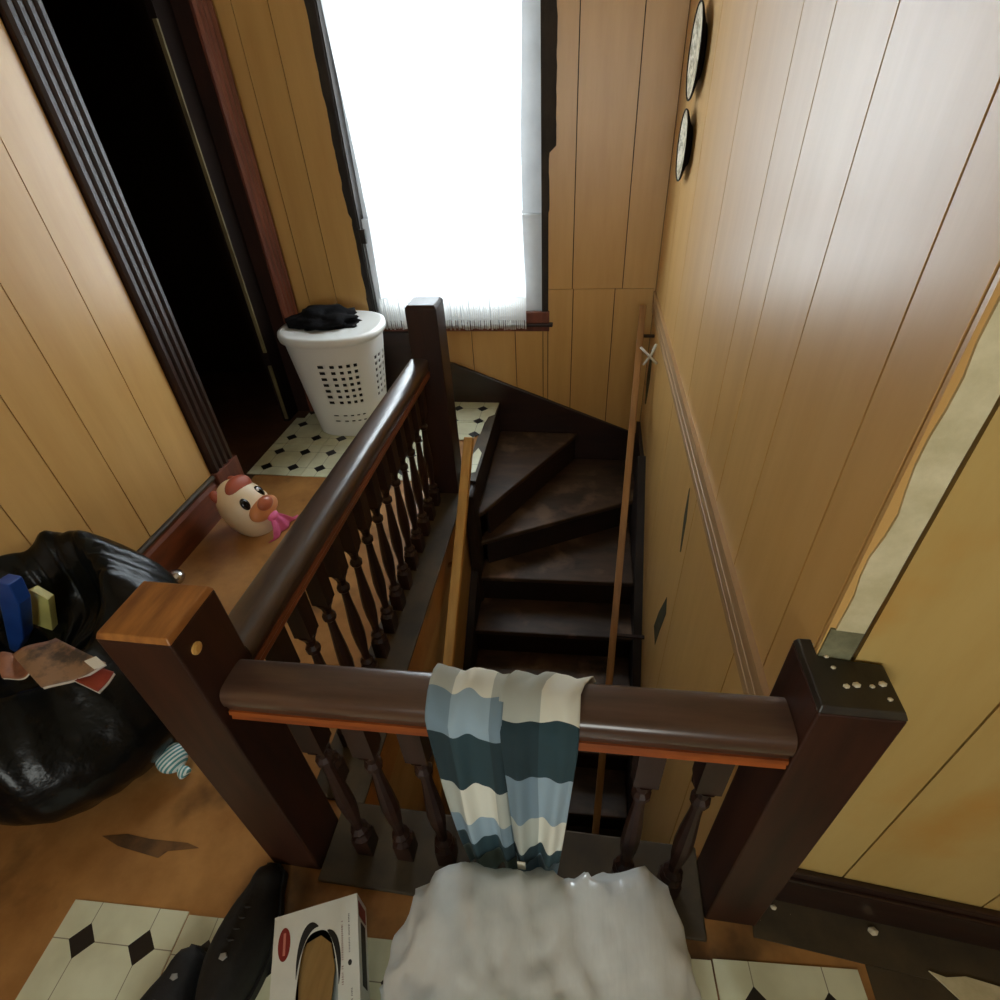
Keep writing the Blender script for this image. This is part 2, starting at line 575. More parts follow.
def soften(o, ang=50):
    for p_ in o.data.polygons:
        p_.use_smooth = True
    o.data.set_sharp_from_angle(angle=math.radians(ang))
    return o


def structure(name, bm, m, parent=None, **k):
    return obj(name, bm, m, parent, kind=None if parent else 'structure', **k)


# ------------------------------------------------------------------ room shell
XL, XR, YB, ZC = -1.02, 1.028, 2.5, 2.5
WX0, WX1, WZ0, WZ1 = -0.55, 0.46, 0.49, 2.12      # stair window opening
DY0, DY1, DZ = 1.50, 2.34, 2.05                   # doorway in the left wall
ZL = -2.85                                        # lower storey floor
YF = 0.050                                        # wall beside the right newel
YR, XE = -2.4, 2.3

# landing floor (L shaped round the stair well)
bm = bmesh.new()
for a in ((XL, XE, YR, 0.09), (XL, 0.115, 0.09, 1.66), (XL, 0.15, 1.66, YB)):
    box(bm, a[0], a[1], a[2], a[3], -0.2, 0.0)
floor = structure('floor', bm, M['floor'], origin=(0, 0, 0))
# grey-brown floor edge boards under the balusters
for a in ((0.0745, 1.005, -0.085, 0.105), (-0.03, 0.13, 0.105, 1.53)):
    obj('edge_board', B(a[0], a[1], a[2], a[3], 0.0, 0.012), M['nosing'], floor, bevel=0.004)
obj('edge_board', B(0.10, 0.165, 1.645, YB - 0.02, 0.0, 0.006), M['nosing'], floor)

# vinyl tiles, one object each, sharing one mesh
tb = bmesh.new()
box(tb, 0.001, 0.304, 0.001, 0.304, 0, 0.003)
t0 = obj('vinyl_tile', tb, M['tile'], floor, origin=(0, 0, 0))
spots = []
for i in range(3):                                   # by the hamper
    for j in range(3):
        spots.append((-1.07 + 0.305 * i, 1.63 + 0.305 * j, 0))
for i in range(3):                                   # near the camera, left
    for j in range(2):
        spots.append((-0.505 + 0.3065 * i, -0.197 + 0.008 * i - 0.305 * (j + 1), 0.045))
for i in range(3):                                   # near the camera, right
    for j in range(2):
        spots.append((0.49 + 0.3065 * i - 0.07, -0.16 + 0.0245 * i - 0.305 * (j + 1) + 0.0, 0.07))
first = True
for x, y, rz in spots:
    if x < XL and y + 0.3 > DY1:
        # cut tile against the doorway side
        tb = bmesh.new()
        box(tb, 0.001 + (XL - x) + 0.002, 0.304, 0.001, min(0.304, YB - y - 0.024), 0, 0.003)
        tb_o = obj('vinyl_tile', tb, M['tile'], floor, origin=(0, 0, 0))
        place(tb_o, (x, y, 0), floor)
        continue
    if y > 0 and y + 0.304 > YB - 0.02:
        tb = bmesh.new()
        box(tb, 0.001, 0.304, 0.001, YB - 0.02 - y, 0, 0.003)
        o = obj('vinyl_tile', tb, M['tile'], floor, origin=(0, 0, 0))
        place(o, (x, y, 0), floor)
        continue
    o = t0 if first else copy_part(t0, (x, y, 0), floor)
    if first:
        place(t0, (x, y, 0), floor)
        first = False
    o.rotation_euler.z = rz
# torn tiles at the stair head, right of the far newel
for poly in ([(-0.155, 2.215), (0.115, 2.235), (0.125, 2.30), (0.157, 2.33), (0.163, 2.478), (-0.155, 2.478)],
             [(-0.155, 2.03), (0.075, 2.03), (0.085, 2.07), (0.11, 2.10), (0.112, 2.23), (-0.155, 2.21)],
             [(-0.155, 1.72), (0.05, 1.70), (0.03, 1.86), (-0.04, 1.90), (-0.155, 1.88)],
             [(0.105, 1.70), (0.15, 1.72), (0.152, 1.90), (0.125, 1.95), (0.10, 1.86)]):
    tb = bmesh.new()
    prism(tb, [(x + 0.155, y - 2.015) for x, y in poly], 2, 0.006, 0.009)
    o = obj('torn_vinyl_tile', tb, M['tile'], floor, origin=(0, 0, 0))
    place(o, (-0.155, 2.015, 0), floor)
# torn tile remnant at the right edge of the picture
tb = bmesh.new()
prism(tb, [(1.46, -0.075), (1.49, -0.082), (1.53, -0.075), (1.60, -0.085), (1.70, -0.08), (1.70, -0.16), (1.56, -0.14), (1.50, -0.115)], 2, 0.004, 0.008)
obj('torn_floor_scrap', tb, M['plaster'], floor)

bm = bmesh.new()
prism(bm, [tuple(P(a, b, 2, 0.0)[:2]) for a, b in ((102, 836), (128, 834), (150, 839), (188, 843), (199, 848), (168, 851), (158, 858), (138, 852), (118, 846))], 2, 0.0, 0.0012)
obj('floor_scrape', bm, M['scrape'], floor)
structure('ceiling', B(XL - 0.1, XE, YR, YB + 0.1, ZC, ZC + 0.1), M['ceiling'])


def boards_x(wall, edges, y0, y1, z0, z1, m):
    for a, b in zip(edges, edges[1:]):
        obj('panel_board', B(a + 0.0022, b - 0.0022, y0, y1, z0, z1), m, wall)


def boards_y(wall, edges, x0, x1, z0, z1, m):
    for a, b in zip(edges, edges[1:]):
        obj('panel_board', B(x0, x1, a + 0.0022, b - 0.0022, z0, z1), m, wall)


T = 0.008   # panel thickness
# back wall with the window opening
bm = bmesh.new()
for a in ((XL - 0.1, WX0, ZL, ZC), (WX1, XR + 0.1, ZL, ZC), (WX0, WX1, ZL, WZ0 - 0.03), (WX0, WX1, WZ1, ZC)):
    box(bm, a[0], a[1], YB + T, YB + 0.12, a[2], a[3])
wb = structure('wall_back', bm, M['backing'])
y0, y1 = YB, YB + T
boards_x(wb, [XL, -0.925, -0.755, WX0 - 0.004], y0, y1, 0.02, ZC, M['panel'])
boards_x(wb, [WX1 + 0.002, 0.592, 0.855, XR], y0, y1, 0.681, ZC, M['panel'])
boards_x(wb, [WX0 - 0.004, -0.24, 0.02, 0.275, 0.434, WX1 + 0.002], y0, y1, 0.0, WZ0 - 0.03, M['panel'])
boards_x(wb, [WX1 + 0.002, 0.598, 0.818, XR], y0, y1, -0.6, 0.679, M['panel'])
boards_x(wb, [WX0 - 0.004, WX1 + 0.002], y0, y1, WZ1, ZC, M['panel'])

# right wall of the stair well
bm = B(XR + T, XR + 0.1, YF + 0.02, YB + 0.1, ZL, ZC)
wr = structure('wall_right', bm, M['backing'])
g = [YF + 0.010, 0.17, 0.44, 0.675, 0.855, 1.24, 1.72, 2.1, YB]
boards_y(wr, g, XR, XR + T, 0.655, ZC, M['panel'])
g = [YF + 0.010, 0.30, 0.86, 1.5, 2.1, YB]
boards_y(wr, g, XR, XR + T, ZL, 0.575, M['panel'])
# horizontal board between the upper and lower panels
bm = bmesh.new()
prism(bm, [(XR + T, 0.558), (XR - 0.008, 0.56), (XR - 0.010, 0.59), (XR - 0.006, 0.593), (XR - 0.010, 0.596), (XR - 0.011, 0.625),
           (XR - 0.007, 0.628), (XR - 0.011, 0.631), (XR - 0.012, 0.668), (XR + T, 0.672)], 1, 0.078, YB - 0.004)
obj('panel_rail', bm, M['trim_wood'], wr)
# splits and a hole in the lower panelling
def wall_patch(name, pts, m, proud, parent, ax=0, val=XR):
    bm = bmesh.new()
    q = [P(x, y, ax, val) for x, y in pts]
    off = Vector((-1, 0, 0)) if ax == 0 else Vector((0, -1, 0))
    A = [bm.verts.new(p_ + off * proud) for p_ in q]
    Z = [bm.verts.new(p_ - off * 0.002) for p_ in q]
    bm.faces.new(A)
    bm.faces.new(Z[::-1])
    for i in range(len(q)):
        j = (i + 1) % len(q)
        bm.faces.new((A[i], A[j], Z[j], Z[i]))
    return obj(name, bm, m, parent)


wall_patch('panel_split', [(690, 488), (686.5, 520), (681, 552), (680, 552), (684.5, 515), (689, 490)], M['hole'], 0.001, wr)
wall_patch('panel_hole', [(667, 597), (666, 614), (660, 630), (655, 645), (654, 626), (659, 612)], M['hole'], 0.001, wr)
wall_patch('panel_split', [(653, 350), (650, 380), (646, 404), (645, 404), (647, 378), (651, 350)], M['hole'], 0.001, wr)

# wall beside the right newel (turned slightly towards the landing)
fw0, fw1 = Vector((XR + 0.006, YF)), Vector((XE, YF - 0.10))
fdir = (fw1 - fw0).normalized()
fn_ = Vector((-fdir.y, fdir.x))


def fpoly(s0, s1, d0, d1):
    return [tuple(fw0 + fdir * s + fn_ * d) for s, d in ((s0, d0), (s1, d0), (s1, d1), (s0, d1))]


Lf = (fw1 - fw0).length
wf = structure('wall_front', prism(bmesh.new(), fpoly(0.0, Lf, T, 0.10), 2, 0, ZC), M['backing'])
e = [0.044, 0.248, 0.51, 0.78, 1.04, Lf]
for a, b in zip(e, e[1:]):
    obj('panel_board', prism(bmesh.new(), fpoly(a + 0.002, b - 0.002, 0, T), 2, 0.13, ZC), M['panel_yellow'], wf)
# bare plaster strip where the corner moulding is torn off: jagged edge
bm = bmesh.new()
n = 46
L_, R_ = [], []
for i in range(n + 1):
    z = 0.93 + (ZC - 0.93) * i / n
    j = 0.002 + 0.006 * noise.noise((0.3, 7.1, z * 13)) + 0.004 * noise.noise((0.3, 1.1, z * 45)) + random.uniform(-0.0015, 0.0015)
    L_.append((j, z))
    R_.append((0.038 + 0.002 * noise.noise((4, 2, z * 9)), z))
fr = [bm.verts.new((*(fw0 + fdir * s + fn_ * (-0.004)), z)) for s, z in L_]
fb = [bm.verts.new((*(fw0 + fdir * s + fn_ * (-0.004)), z)) for s, z in R_]
bk = [bm.verts.new((*(fw0 + fdir * s + fn_ * T), z)) for s, z in L_]
bb = [bm.verts.new((*(fw0 + fdir * s + fn_ * T), z)) for s, z in R_]
for i in range(n):
    bm.faces.new((fr[i], fb[i], fb[i + 1], fr[i + 1]))
    bm.faces.new((bk[i], fr[i], fr[i + 1], bk[i + 1]))
    bm.faces.new((fb[i], bb[i], bb[i + 1], fb[i + 1]))
bm.faces.new((fr[0], bk[0], bb[0], fb[0]))
obj('bare_plaster_strip', bm, M['plaster'], wf)
bm = bmesh.new()
prism(bm, fpoly(-0.004, 0.038, -0.003, T), 2, 0.86, 0.93)
obj('torn_plaster_patch', bm, M['plaster_grey'], wf)
obj('corner_board', prism(bmesh.new(), fpoly(-0.006, 0.012, 0, T), 2, 0.84, ZC), M['panel'], wf)
obj('corner_board', prism(bmesh.new(), fpoly(-0.004, 0.042, 0, T), 2, 0.13, 0.86), M['panel_yellow'], wf)
obj('worn_floor_board', prism(bmesh.new(), fpoly(0.085, Lf, -0.105, -0.022), 2, 0.0, 0.004), M['nosing'], floor)
obj('worn_floor_board', prism(bmesh.new(), [(1.335, -0.08), (XE, -0.15), (XE, -0.7), (1.335, -0.7)], 2, 0.0, 0.002), M['nosing'], floor)
# baseboard
bm = bmesh.new()
bmx = prism(bm, fpoly(0.09, Lf, -0.022, 0.0), 2, 0, 0.125)
prism(bmx, fpoly(0.09, Lf, -0.014, 0.0), 2, 0.125, 0.15)
structure('baseboard_front', bmx, M['dark_x'], bevel=0.004)

# left wall with the doorway
bm = bmesh.new()
for a in ((YR, DY0, 0, ZC), (DY1, YB + 0.1, 0, ZC), (DY0, DY1, DZ, ZC)):
    box(bm, XL - 0.12, XL - T, a[0], a[1], a[2], a[3])
wl = structure('wall_left', bm, M['backing'])
g = [YR, -2.1, -1.8, -1.45, -1.1, -0.75, -0.45, -0.15, 0.13, 0.36, 0.535, 0.722, 0.91, 1.15, 1.345]
boards_y(wl, g, XL - T, XL, 0.16, ZC, M['panel'])
boards_y(wl, [1.345, 2.5], XL - T, XL, DZ + 0.1, ZC, M['panel'])
bm = prism(bmesh.new(), [(XL - 0.0, 0), (XL + 0.022, 0), (XL + 0.022, 0.15), (XL + 0.014, 0.165), (XL + 0.014, 0.175), (XL + 0.004, 0.185), (XL, 0.185)], 1, YR, 1.335)
structure('baseboard_left', bm, M['red_trim_y'])
# rounded grey top moulding of the baseboard
bm = bmesh.new()
tube(bm, [(XL + 0.012, YR, 0.188), (XL + 0.012, 1.335, 0.188)], 0.012, 10)
structure('trim_1', bm, M['nosing'])

# door casings: reeded boards
def reeded(y0, y1, x0, z0, z1, n, depth):
    poly = [(x0, y0), (x0 + 0.014, y0)]
    w_ = (y1 - y0) / n
    for i in range(n):
        a = y0 + i * w_
        poly += [(x0 + 0.016, a + w_ * 0.08), (x0 + 0.016 + depth, a + w_ * 0.3), (x0 + 0.016 + depth, a + w_ * 0.7), (x0 + 0.016, a + w_ * 0.92)]
    poly += [(x0 + 0.014, y1), (x0, y1)]
    return prism(bmesh.new(), poly, 2, z0, z1)


dr = structure('door_1', B(XL - 0.12, XL - 0.002, DY0 - 0.004, DY0 + 0.012, 0, DZ), M['dark'])   # jamb
obj('jamb', B(XL - 0.12, XL - 0.002, DY1 - 0.012, DY1 + 0.004, 0, DZ), M['dark'], dr)
obj('head_jamb', B(XL - 0.12, XL - 0.002, DY0, DY1, DZ - 0.012, DZ + 0.004), M['dark'], dr)
obj('casing', reeded(1.35, 1.505, XL, 0.2, DZ + 0.12, 4, 0.010), M['dark'], dr)
obj('casing', reeded(2.33, 2.485, XL, 0.2, DZ + 0.12, 4, 0.008), M['red_trim'], dr)
obj('head_casing', B(XL, XL + 0.024, 1.35, 2.485, DZ, DZ + 0.13), M['dark'], dr)
obj('plinth_block', B(XL, XL + 0.034, 1.338, 1.515, 0, 0.2), M['red_trim'], dr, bevel=0.004)
obj('plinth_block', B(XL, XL + 0.03, 2.325, 2.488, 0, 0.2), M['red_trim'], dr, bevel=0.004)
# door leaf swung into the unlit room
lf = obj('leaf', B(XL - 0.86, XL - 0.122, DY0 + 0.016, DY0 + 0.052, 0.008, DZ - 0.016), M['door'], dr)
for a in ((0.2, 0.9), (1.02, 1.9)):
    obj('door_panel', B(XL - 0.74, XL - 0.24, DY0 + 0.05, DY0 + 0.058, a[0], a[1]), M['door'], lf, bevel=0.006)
# narrow fixed board on the far side of the doorway with its edge painted pale as a stripe of light
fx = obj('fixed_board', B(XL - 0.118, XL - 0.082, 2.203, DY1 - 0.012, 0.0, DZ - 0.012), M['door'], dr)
obj('lit_edge', B(XL - 0.098, XL - 0.080, 2.192, 2.203, 0.02, 0.36), M['door_edge'], fx)
obj('lit_edge', B(XL - 0.098, XL - 0.080, 2.192, 2.203, 0.44, 1.85), M['door_edge'], fx)
# the unlit room behind the door
bm = bmesh.new()
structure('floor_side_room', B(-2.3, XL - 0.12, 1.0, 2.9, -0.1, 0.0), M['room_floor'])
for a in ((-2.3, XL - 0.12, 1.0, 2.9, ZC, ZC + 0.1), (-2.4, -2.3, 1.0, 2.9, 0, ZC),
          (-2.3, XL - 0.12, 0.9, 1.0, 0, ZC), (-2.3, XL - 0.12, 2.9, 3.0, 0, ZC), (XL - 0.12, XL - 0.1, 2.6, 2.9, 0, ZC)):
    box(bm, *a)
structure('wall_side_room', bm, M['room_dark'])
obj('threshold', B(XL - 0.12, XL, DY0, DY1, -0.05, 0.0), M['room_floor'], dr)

# rear part of the landing, behind the camera, with an opening added for the fill light
bm = bmesh.new()
for a in ((XL - 0.1, 0.05, 0, ZC), (1.05, XE + 0.1, 0, ZC), (0.05, 1.05, 0, 0.95), (0.05, 1.05, 2.1, ZC)):
    box(bm, a[0], a[1], YR - 0.1, YR, a[2], a[3])
structure('wall_rear', bm, M['panel'])
structure('wall_east', B(XE, XE + 0.1, YR, YF, 0, ZC), M['panel_yellow'])

# back baseboard and the skirt that follows the winders
sk = [(XL + 0.03, 0.0), (0.15, 0.0), (0.15, -0.45), (XR, -0.75), (XR, -0.20), (-0.10, 0.26), (-0.17, 0.27), (-0.17, 0.452), (XL + 0.03, 0.452)]
structure('baseboard_back', prism(bmesh.new(), sk, 1, YB - 0.022, YB), M['dark_x'], bevel=0.003)

# lower storey, only to close the stair well
structure('wall_well_left', B(0.06, 0.112, 0.09, YB, ZL, -0.2), M['panel_brown'])
bm = B(0.1125, 0.1145, 0.09, 1.52, ZL, -0.02)
structure('trim_2', bm, M['panel_brown'])
structure('floor_lower', B(0.0, XR + 0.1, -2.2, YB + 0.1, ZL - 0.1, ZL), M['stair'])
bm = bmesh.new()
box(bm, 0.0, XR + 0.1, -2.3, -2.2, ZL, -0.2)
box(bm, 0.06, 0.112, -2.2, 0.09, ZL, -0.2)
box(bm, XR + T, XR + 0.1, -2.2, YF + 0.02, ZL, -0.2)
structure('wall_lower', bm, M['backing'])

# ------------------------------------------------------------------ window
win = structure('window_1', B(WX0, WX1, YB + 0.03, YB + 0.12, WZ0 - 0.03, WZ0), M['white_paint'])
for a in ((WX0, WX0 + 0.02), (WX1 - 0.02, WX1)):
    obj('window_jamb', B(a[0], a[1], YB - 0.004, YB + 0.12, WZ0, WZ1), M['torn_wood'], win)
obj('window_head', B(WX0, WX1, YB, YB + 0.12, WZ1 - 0.02, WZ1), M['torn_wood'], win)


def sash(z0, z1, y0, st, name, low=0.055, sr=None):
    a, b = WX0 + 0.02, WX1 - 0.02
    bm = bmesh.new()
    box(bm, a, a + st, y0, y0 + 0.03, z0, z1)
    sr = sr or st
    box(bm, b - sr, b, y0, y0 + 0.03, z0, z1)
    box(bm, a + st, b - sr, y0, y0 + 0.03, z0, z0 + low)
    box(bm, a + st, b - sr, y0, y0 + 0.03, z1 - 0.045, z1)
    s = obj(name, bm, M['white_paint'], win)
    obj('pane', B(a + st, b - sr, y0 + 0.013, y0 + 0.017, z0 + low, z1 - 0.045), M['glass'], s)


sash(WZ0, 1.04, YB + 0.035, 0.06, 'lower_sash', 0.15, 0.115)
sash(1.0, WZ1 - 0.02, YB + 0.07, 0.06, 'upper_sash', 0.055, 0.115)
obj('window_sill', B(WX0 - 0.03, WX1 + 0.03, YB - 0.03, YB + 0.04, WZ0 - 0.006, WZ0 + 0.012), M['dark_x'], win, bevel=0.004)
obj('sill_apron', B(WX0 - 0.02, WX1 + 0.01, YB - 0.012, YB, WZ0 - 0.035, WZ0 - 0.004), M['red_trim'], win)
obj('casing_stub', B(WX1 - 0.125, WX1 + 0.01, YB - 0.02, YB + 0.004, WZ0 + 0.012, WZ0 + 0.075), M['red_trim'], win, bevel=0.003)


def torn(xin, sgn, z0, z1, widths):
    """ragged dark strip left where the casing was ripped away"""
    bm = bmesh.new()
    n = 60
    A = []
    for i in range(n + 1):
        z = z0 + (z1 - z0) * i / n
        w_ = widths(z) + 0.006 * noise.noise((xin * 9, 3.3, z * 14)) + random.uniform(-0.0015, 0.0015)
        A.append((bm.verts.new((xin, YB - 0.010, z)), bm.verts.new((xin + sgn * max(w_, 0.004), YB - 0.008 + 0.004 * noise.noise((1, 2, z * 20)), z)),
                  bm.verts.new((xin + sgn * max(w_, 0.004), YB + 0.004, z)), bm.verts.new((xin, YB + 0.004, z))))
    for a, b in zip(A, A[1:]):
        for k in range(4):
            bm.faces.new((a[k], a[(k + 1) % 4], b[(k + 1) % 4], b[k]))
    bm.faces.new(A[0])
    bm.faces.new(A[-1][::-1])
    return obj('torn_casing', bm, M['torn_wood'], win)


torn(WX1 - 0.03, 1, 0.56, 2.15, lambda z: 0.068 if z > 1.31 else (0.038 if z > 1.06 else 0.03))
torn(WX0 + 0.012, -1, 0.50, 2.15, lambda z: 0.045 if z > 1.05 else 0.03)
torn(WX0 + 0.042, -1, 0.93, 1.0, lambda z: 0.05)

# sheer curtain
cur = thing('sheer_curtain', (-0.08, YB - 0.025, 0.5), 'sheer white net curtain hanging over the bright stair window', 'curtain')
bm = bmesh.new()
nx, nz = 90, 40
cx0, cx1, cz0, cz1 = WX0 + 0.05, WX1 - 0.115, 0.645, 2.1
grid = []
for i in range(nx + 1):
    u = i / nx
    row = []
    for j in range(nz + 1):
        v = j / nz
        x = cx0 + (cx1 - cx0) * u + 0.012 * math.sin(v * 5 + u * 3) + (0.02 * (1 - v) if u < 0.15 else 0)
        y = YB - 0.018 + 0.009 * math.sin(u * 62 + math.sin(v * 3) * 1.2) * (0.5 + 0.5 * v) + 0.004 * math.sin(u * 23)
        z = cz0 + (cz1 - cz0) * v
        row.append(bm.verts.new((x, y, z)))
    grid.append(row)
for i in range(nx):
    for j in range(nz):
        bm.faces.new((grid[i][j], grid[i + 1][j], grid[i + 1][j + 1], grid[i][j + 1]))
obj('net_panel', bm, M['sheer'], cur, smooth=True)
bm = bmesh.new()
for i in range(70):                                 # hanging fringe
    x = cx0 + 0.02 + (cx1 - cx0 - 0.025) * i / 69 + random.uniform(-0.002, 0.002)
    zb = 0.475 + random.uniform(-0.006, 0.006)
    yy = YB - 0.034 + random.uniform(-0.002, 0.002)
    box(bm, x - 0.0042, x + 0.0042, yy, yy + 0.002, zb, 0.648)
obj('fringe', bm, M['fringe'], cur, kind='stuff')
tube_bm = bmesh.new()
tube(tube_bm, [(WX0 - 0.05, YB - 0.03, 2.1), (WX1 + 0.05, YB - 0.03, 2.1)], 0.008)
obj('curtain_rod', tube_bm, M['silver'], cur)

# ------------------------------------------------------------------ stairs
H, G = 0.19, 0.215
st = thing('staircase', (0.55, 1.3, ZL), 'dark worn wooden winder stairs going down to the right of the hallway', 'stairs')
TX0, TX1 = 0.155, 0.986


def tread(poly, z):
    obj('tread', prism(bmesh.new(), poly, 2, z - 0.03, z), M['stair'], st, bevel=0.007)


def riser(a, b, ztop, zbot):
    bm = bmesh.new()
    bar(bm, (a[0], a[1], (ztop + zbot) / 2), (b[0], b[1], (ztop + zbot) / 2), 0.018, ztop - zbot)
    obj('riser', bm, M['riser'], st)


# top riser below the hallway floor
riser((0.152, 1.66), (0.152, YB - 0.025), -0.004, -H)
tread([(0.16, 1.63), (0.185, 1.645), (0.655, YB - 0.024), (0.16, YB - 0.024)], -H)
riser((0.20, 1.70), (0.63, YB - 0.03), -H - 0.03, -2 * H)
tread([(0.165, 1.62), (0.245, 1.66), (XR - 0.02, 2.062), (XR - 0.02, YB - 0.024), (0.60, YB - 0.024), (0.17, 1.70)], -2 * H)
riser((0.19, 1.665), (XR - 0.03, 2.09), -2 * H - 0.03, -3 * H)
y3 = 1.545
tread([(TX0, y3), (TX1, y3 + 0.028), (TX1, 2.09), (0.20, 1.70), (TX0, 1.69)], -3 * H)
riser((TX0, y3 + 0.03), (TX1, y3 + 0.058), -3 * H - 0.03, -4 * H)
for k in range(4, 15):
    yk = y3 - G * (k - 3)
    sk_ = 0.028
    tread([(TX0, yk), (TX1, yk + sk_), (TX1, yk + G + 0.04 + sk_), (TX0, yk + G + 0.04)], -k * H)
    if -(k + 1) * H > ZL:
        riser((TX0, yk + 0.03), (TX1, yk + 0.03 + sk_), -k * H - 0.03, -(k + 1) * H)
# strings
slope = H / G
for x0, x1, lift in ((0.116, 0.155, 0.06), (0.986, XR - 0.001, 0.05)):
    ya, yb_ = 1.62 if x0 < 0.5 else 2.05, -0.9
    za = -3 * H + lift + (ya - y3) * slope
    zb = -3 * H + lift + (yb_ - y3) * slope
    bm = prism(bmesh.new(), [(ya, za - 0.5), (ya, za), (yb_, zb), (yb_, max(zb - 0.5, ZL))], 0, x0, x1)
    obj('string_board', bm, M['riser'], st)
# wall string round the outer corner and the inner curved string under the far newel
bm = prism(bmesh.new(), [(2.05, -0.75), (2.05, -0.10 - 0.02), (YB - 0.022, -0.10), (YB - 0.022, -0.75)], 0, XR - 0.022, XR - 0.001)
obj('string_board', bm, M['riser'], st)
bm = bmesh.new()
box(bm, 0.116, 0.168, 1.535, 1.665, -1.3, -0.012)
obj('inner_newel', bm, M['riser'], st, bevel=0.015)

# ------------------------------------------------------------------ handrails in the stair well
hr = thing('honey_handrail', (0.165, 0.7, -0.6), 'honey coloured square wooden handrail on the left side of the stair well', 'handrail')
a, b = P(469, 438, 0, 0.165), P(446, 690, 0, 0.165)
d = (b - a)
b2 = a + d * 1.9
bm = bmesh.new()
bar(bm, a, b2, 0.042, 0.042)
obj('rail', bm, M['yellow_wood'], hr, bevel=0.006)
for t in (0.5, 1.5):
    p_ = a + d * t
    bm = bmesh.new()
    bar(bm, (0.113, p_.y, p_.z - 0.05), (0.166, p_.y, p_.z - 0.022), 0.02, 0.012)
    obj('bracket', bm, M['silver'], hr)

hr = thing('brown_handrail', (0.92, 1.4, -0.6), 'long brown wooden handrail strip on the right side of the stairs, tied with white cord', 'handrail')
a = P(643, 306, 1, 2.43)
q1 = P(610, 672, 0, 0.868)
d = (q1 - a)
b2 = a + d * 1.75
bm = bmesh.new()
bar(bm, a, b2, 0.034, 0.034)
obj('rail', bm, M['brown_wood'], hr, bevel=0.004)
for t in (0.08, 0.9, 1.6):
    p_ = a + d * t
    bm = bmesh.new()
    bar(bm, (p_.x, p_.y, p_.z - 0.012), (XR + 0.002, p_.y, p_.z - 0.012), 0.016, 0.012)
    obj('bracket', bm, M['dark'], hr)
p_ = P(651, 355, 0, 0.985)
bm = bmesh.new()
tube(bm, [p_ + Vector((-0.05, 0.02, 0.03)), p_ + Vector((-0.01, -0.01, 0.0)), p_ + Vector((0.03, -0.02, -0.035))], 0.006)
tube(bm, [p_ + Vector((-0.03, 0, -0.05)), p_ + Vector((0, 0, 0.0)), p_ + Vector((0.02, 0.01, 0.05))], 0.006)
obj('white_cord', bm, M['rope'], hr, smooth=True)

# ------------------------------------------------------------------ banister
bn = thing('banister', (0.5, 0.0, 0.0), 'dark wooden banister with turned balusters and three square newel posts round the stair well', 'banister')
W2 = 0.0575
RZ = 0.768      # top of handrail


def newel_outline(poly, h, mt, m):
    """newel of any plan with a chamfered cap"""
    o = obj('newel_post', prism(bmesh.new(), poly, 2, 0.0, h - 0.012), m, bn, bevel=0.004)
    cx = sum(p_[0] for p_ in poly) / len(poly)
    cy = sum(p_[1] for p_ in poly) / len(poly)
    bm = prism(bmesh.new(), poly, 2, h - 0.012, h)
    for v in bm.verts:
        if v.co.z > h - 0.001:
            v.co.x = cx + (v.co.x - cx) * 0.92
            v.co.y = cy + (v.co.y - cy) * 0.92
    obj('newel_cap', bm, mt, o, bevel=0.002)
    return o


def newel(cx, cy, h, wd, mt, z0=0.0, m=None):
    o = obj('newel_post', B(cx - wd, cx + wd, cy - wd, cy + wd, z0, h - 0.012), m or M['newel'], bn, bevel=0.004)
    bm = bmesh.new()
    box(bm, cx - wd, cx + wd, cy - wd, cy + wd, h - 0.012, h)
    for v in bm.verts:
        if v.co.z > h - 0.001:
            v.co.x = cx + (v.co.x - cx) * 0.86
            v.co.y = cy + (v.co.y - cy) * 0.86
    obj('newel_cap', bm, mt, o, bevel=0.002)
    return o


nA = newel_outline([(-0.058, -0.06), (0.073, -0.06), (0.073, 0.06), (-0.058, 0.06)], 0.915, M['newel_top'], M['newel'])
nB = newel(0.038, 1.594, 0.905, 0.063, M['dark'], m=M['dark'])
nC = newel_outline([(1.006, -0.041), (1.118, -0.041), (1.118, 0.040), (1.0265, 0.047), (1.0265, 0.080), (1.006, 0.080)], 0.872, M['newel_top_dark'], M['newel'])
# wooden plug in the near newel's inner face
bm = bmesh.new()
lathe(bm, [(0.011, 0), (0.011, 0.003), (0.006, 0.005)], 0, 0, 12)
bmesh.ops.rotate(bm, verts=bm.verts, cent=(0, 0, 0), matrix=Matrix.Rotation(math.radians(90), 3, 'Y'))
bmesh.ops.translate(bm, verts=bm.verts, vec=P(196, 648, 0, 0.073))
obj('screw_plug', bm, M['yellow_wood'], nA)


def rail_profile(c):
    half = [(0.020, -0.030), (0.036, -0.028), (0.038, -0.013), (0.0415, -0.008), (0.0425, 0.002), (0.0415, 0.012), (0.0385, 0.020), (0.034, 0.025),
            (0.029, 0.0275), (0.016, 0.0295)]
    return [(c + a, z) for a, z in half] + [(c - a, z) for a, z in half[::-1]]


def low_profile(c):
    return [(c - 0.036, -0.056), (c + 0.036, -0.056), (c + 0.041, -0.048), (c + 0.0385, -0.040), (c + 0.042, -0.034), (c + 0.040, -0.026), (c - 0.040, -0.026), (c - 0.042, -0.034), (c - 0.0385, -0.040), (c - 0.041, -0.048)]


zc = RZ - 0.031


def dz_front(x):        # the old rails have sagged out of level
    return 0.038 * (x - 0.55)


def dz_left(y):
    return -0.010 - 0.043 * (y - 0.06)


def sag_front(bm):
    for v in bm.verts:
        v.co.z += dz_front(v.co.x)


def sag_left(bm):
    for v in bm.verts:
        v.co.z += dz_left(v.co.y)
        v.co.x -= 0.022 * (v.co.y - 0.06)


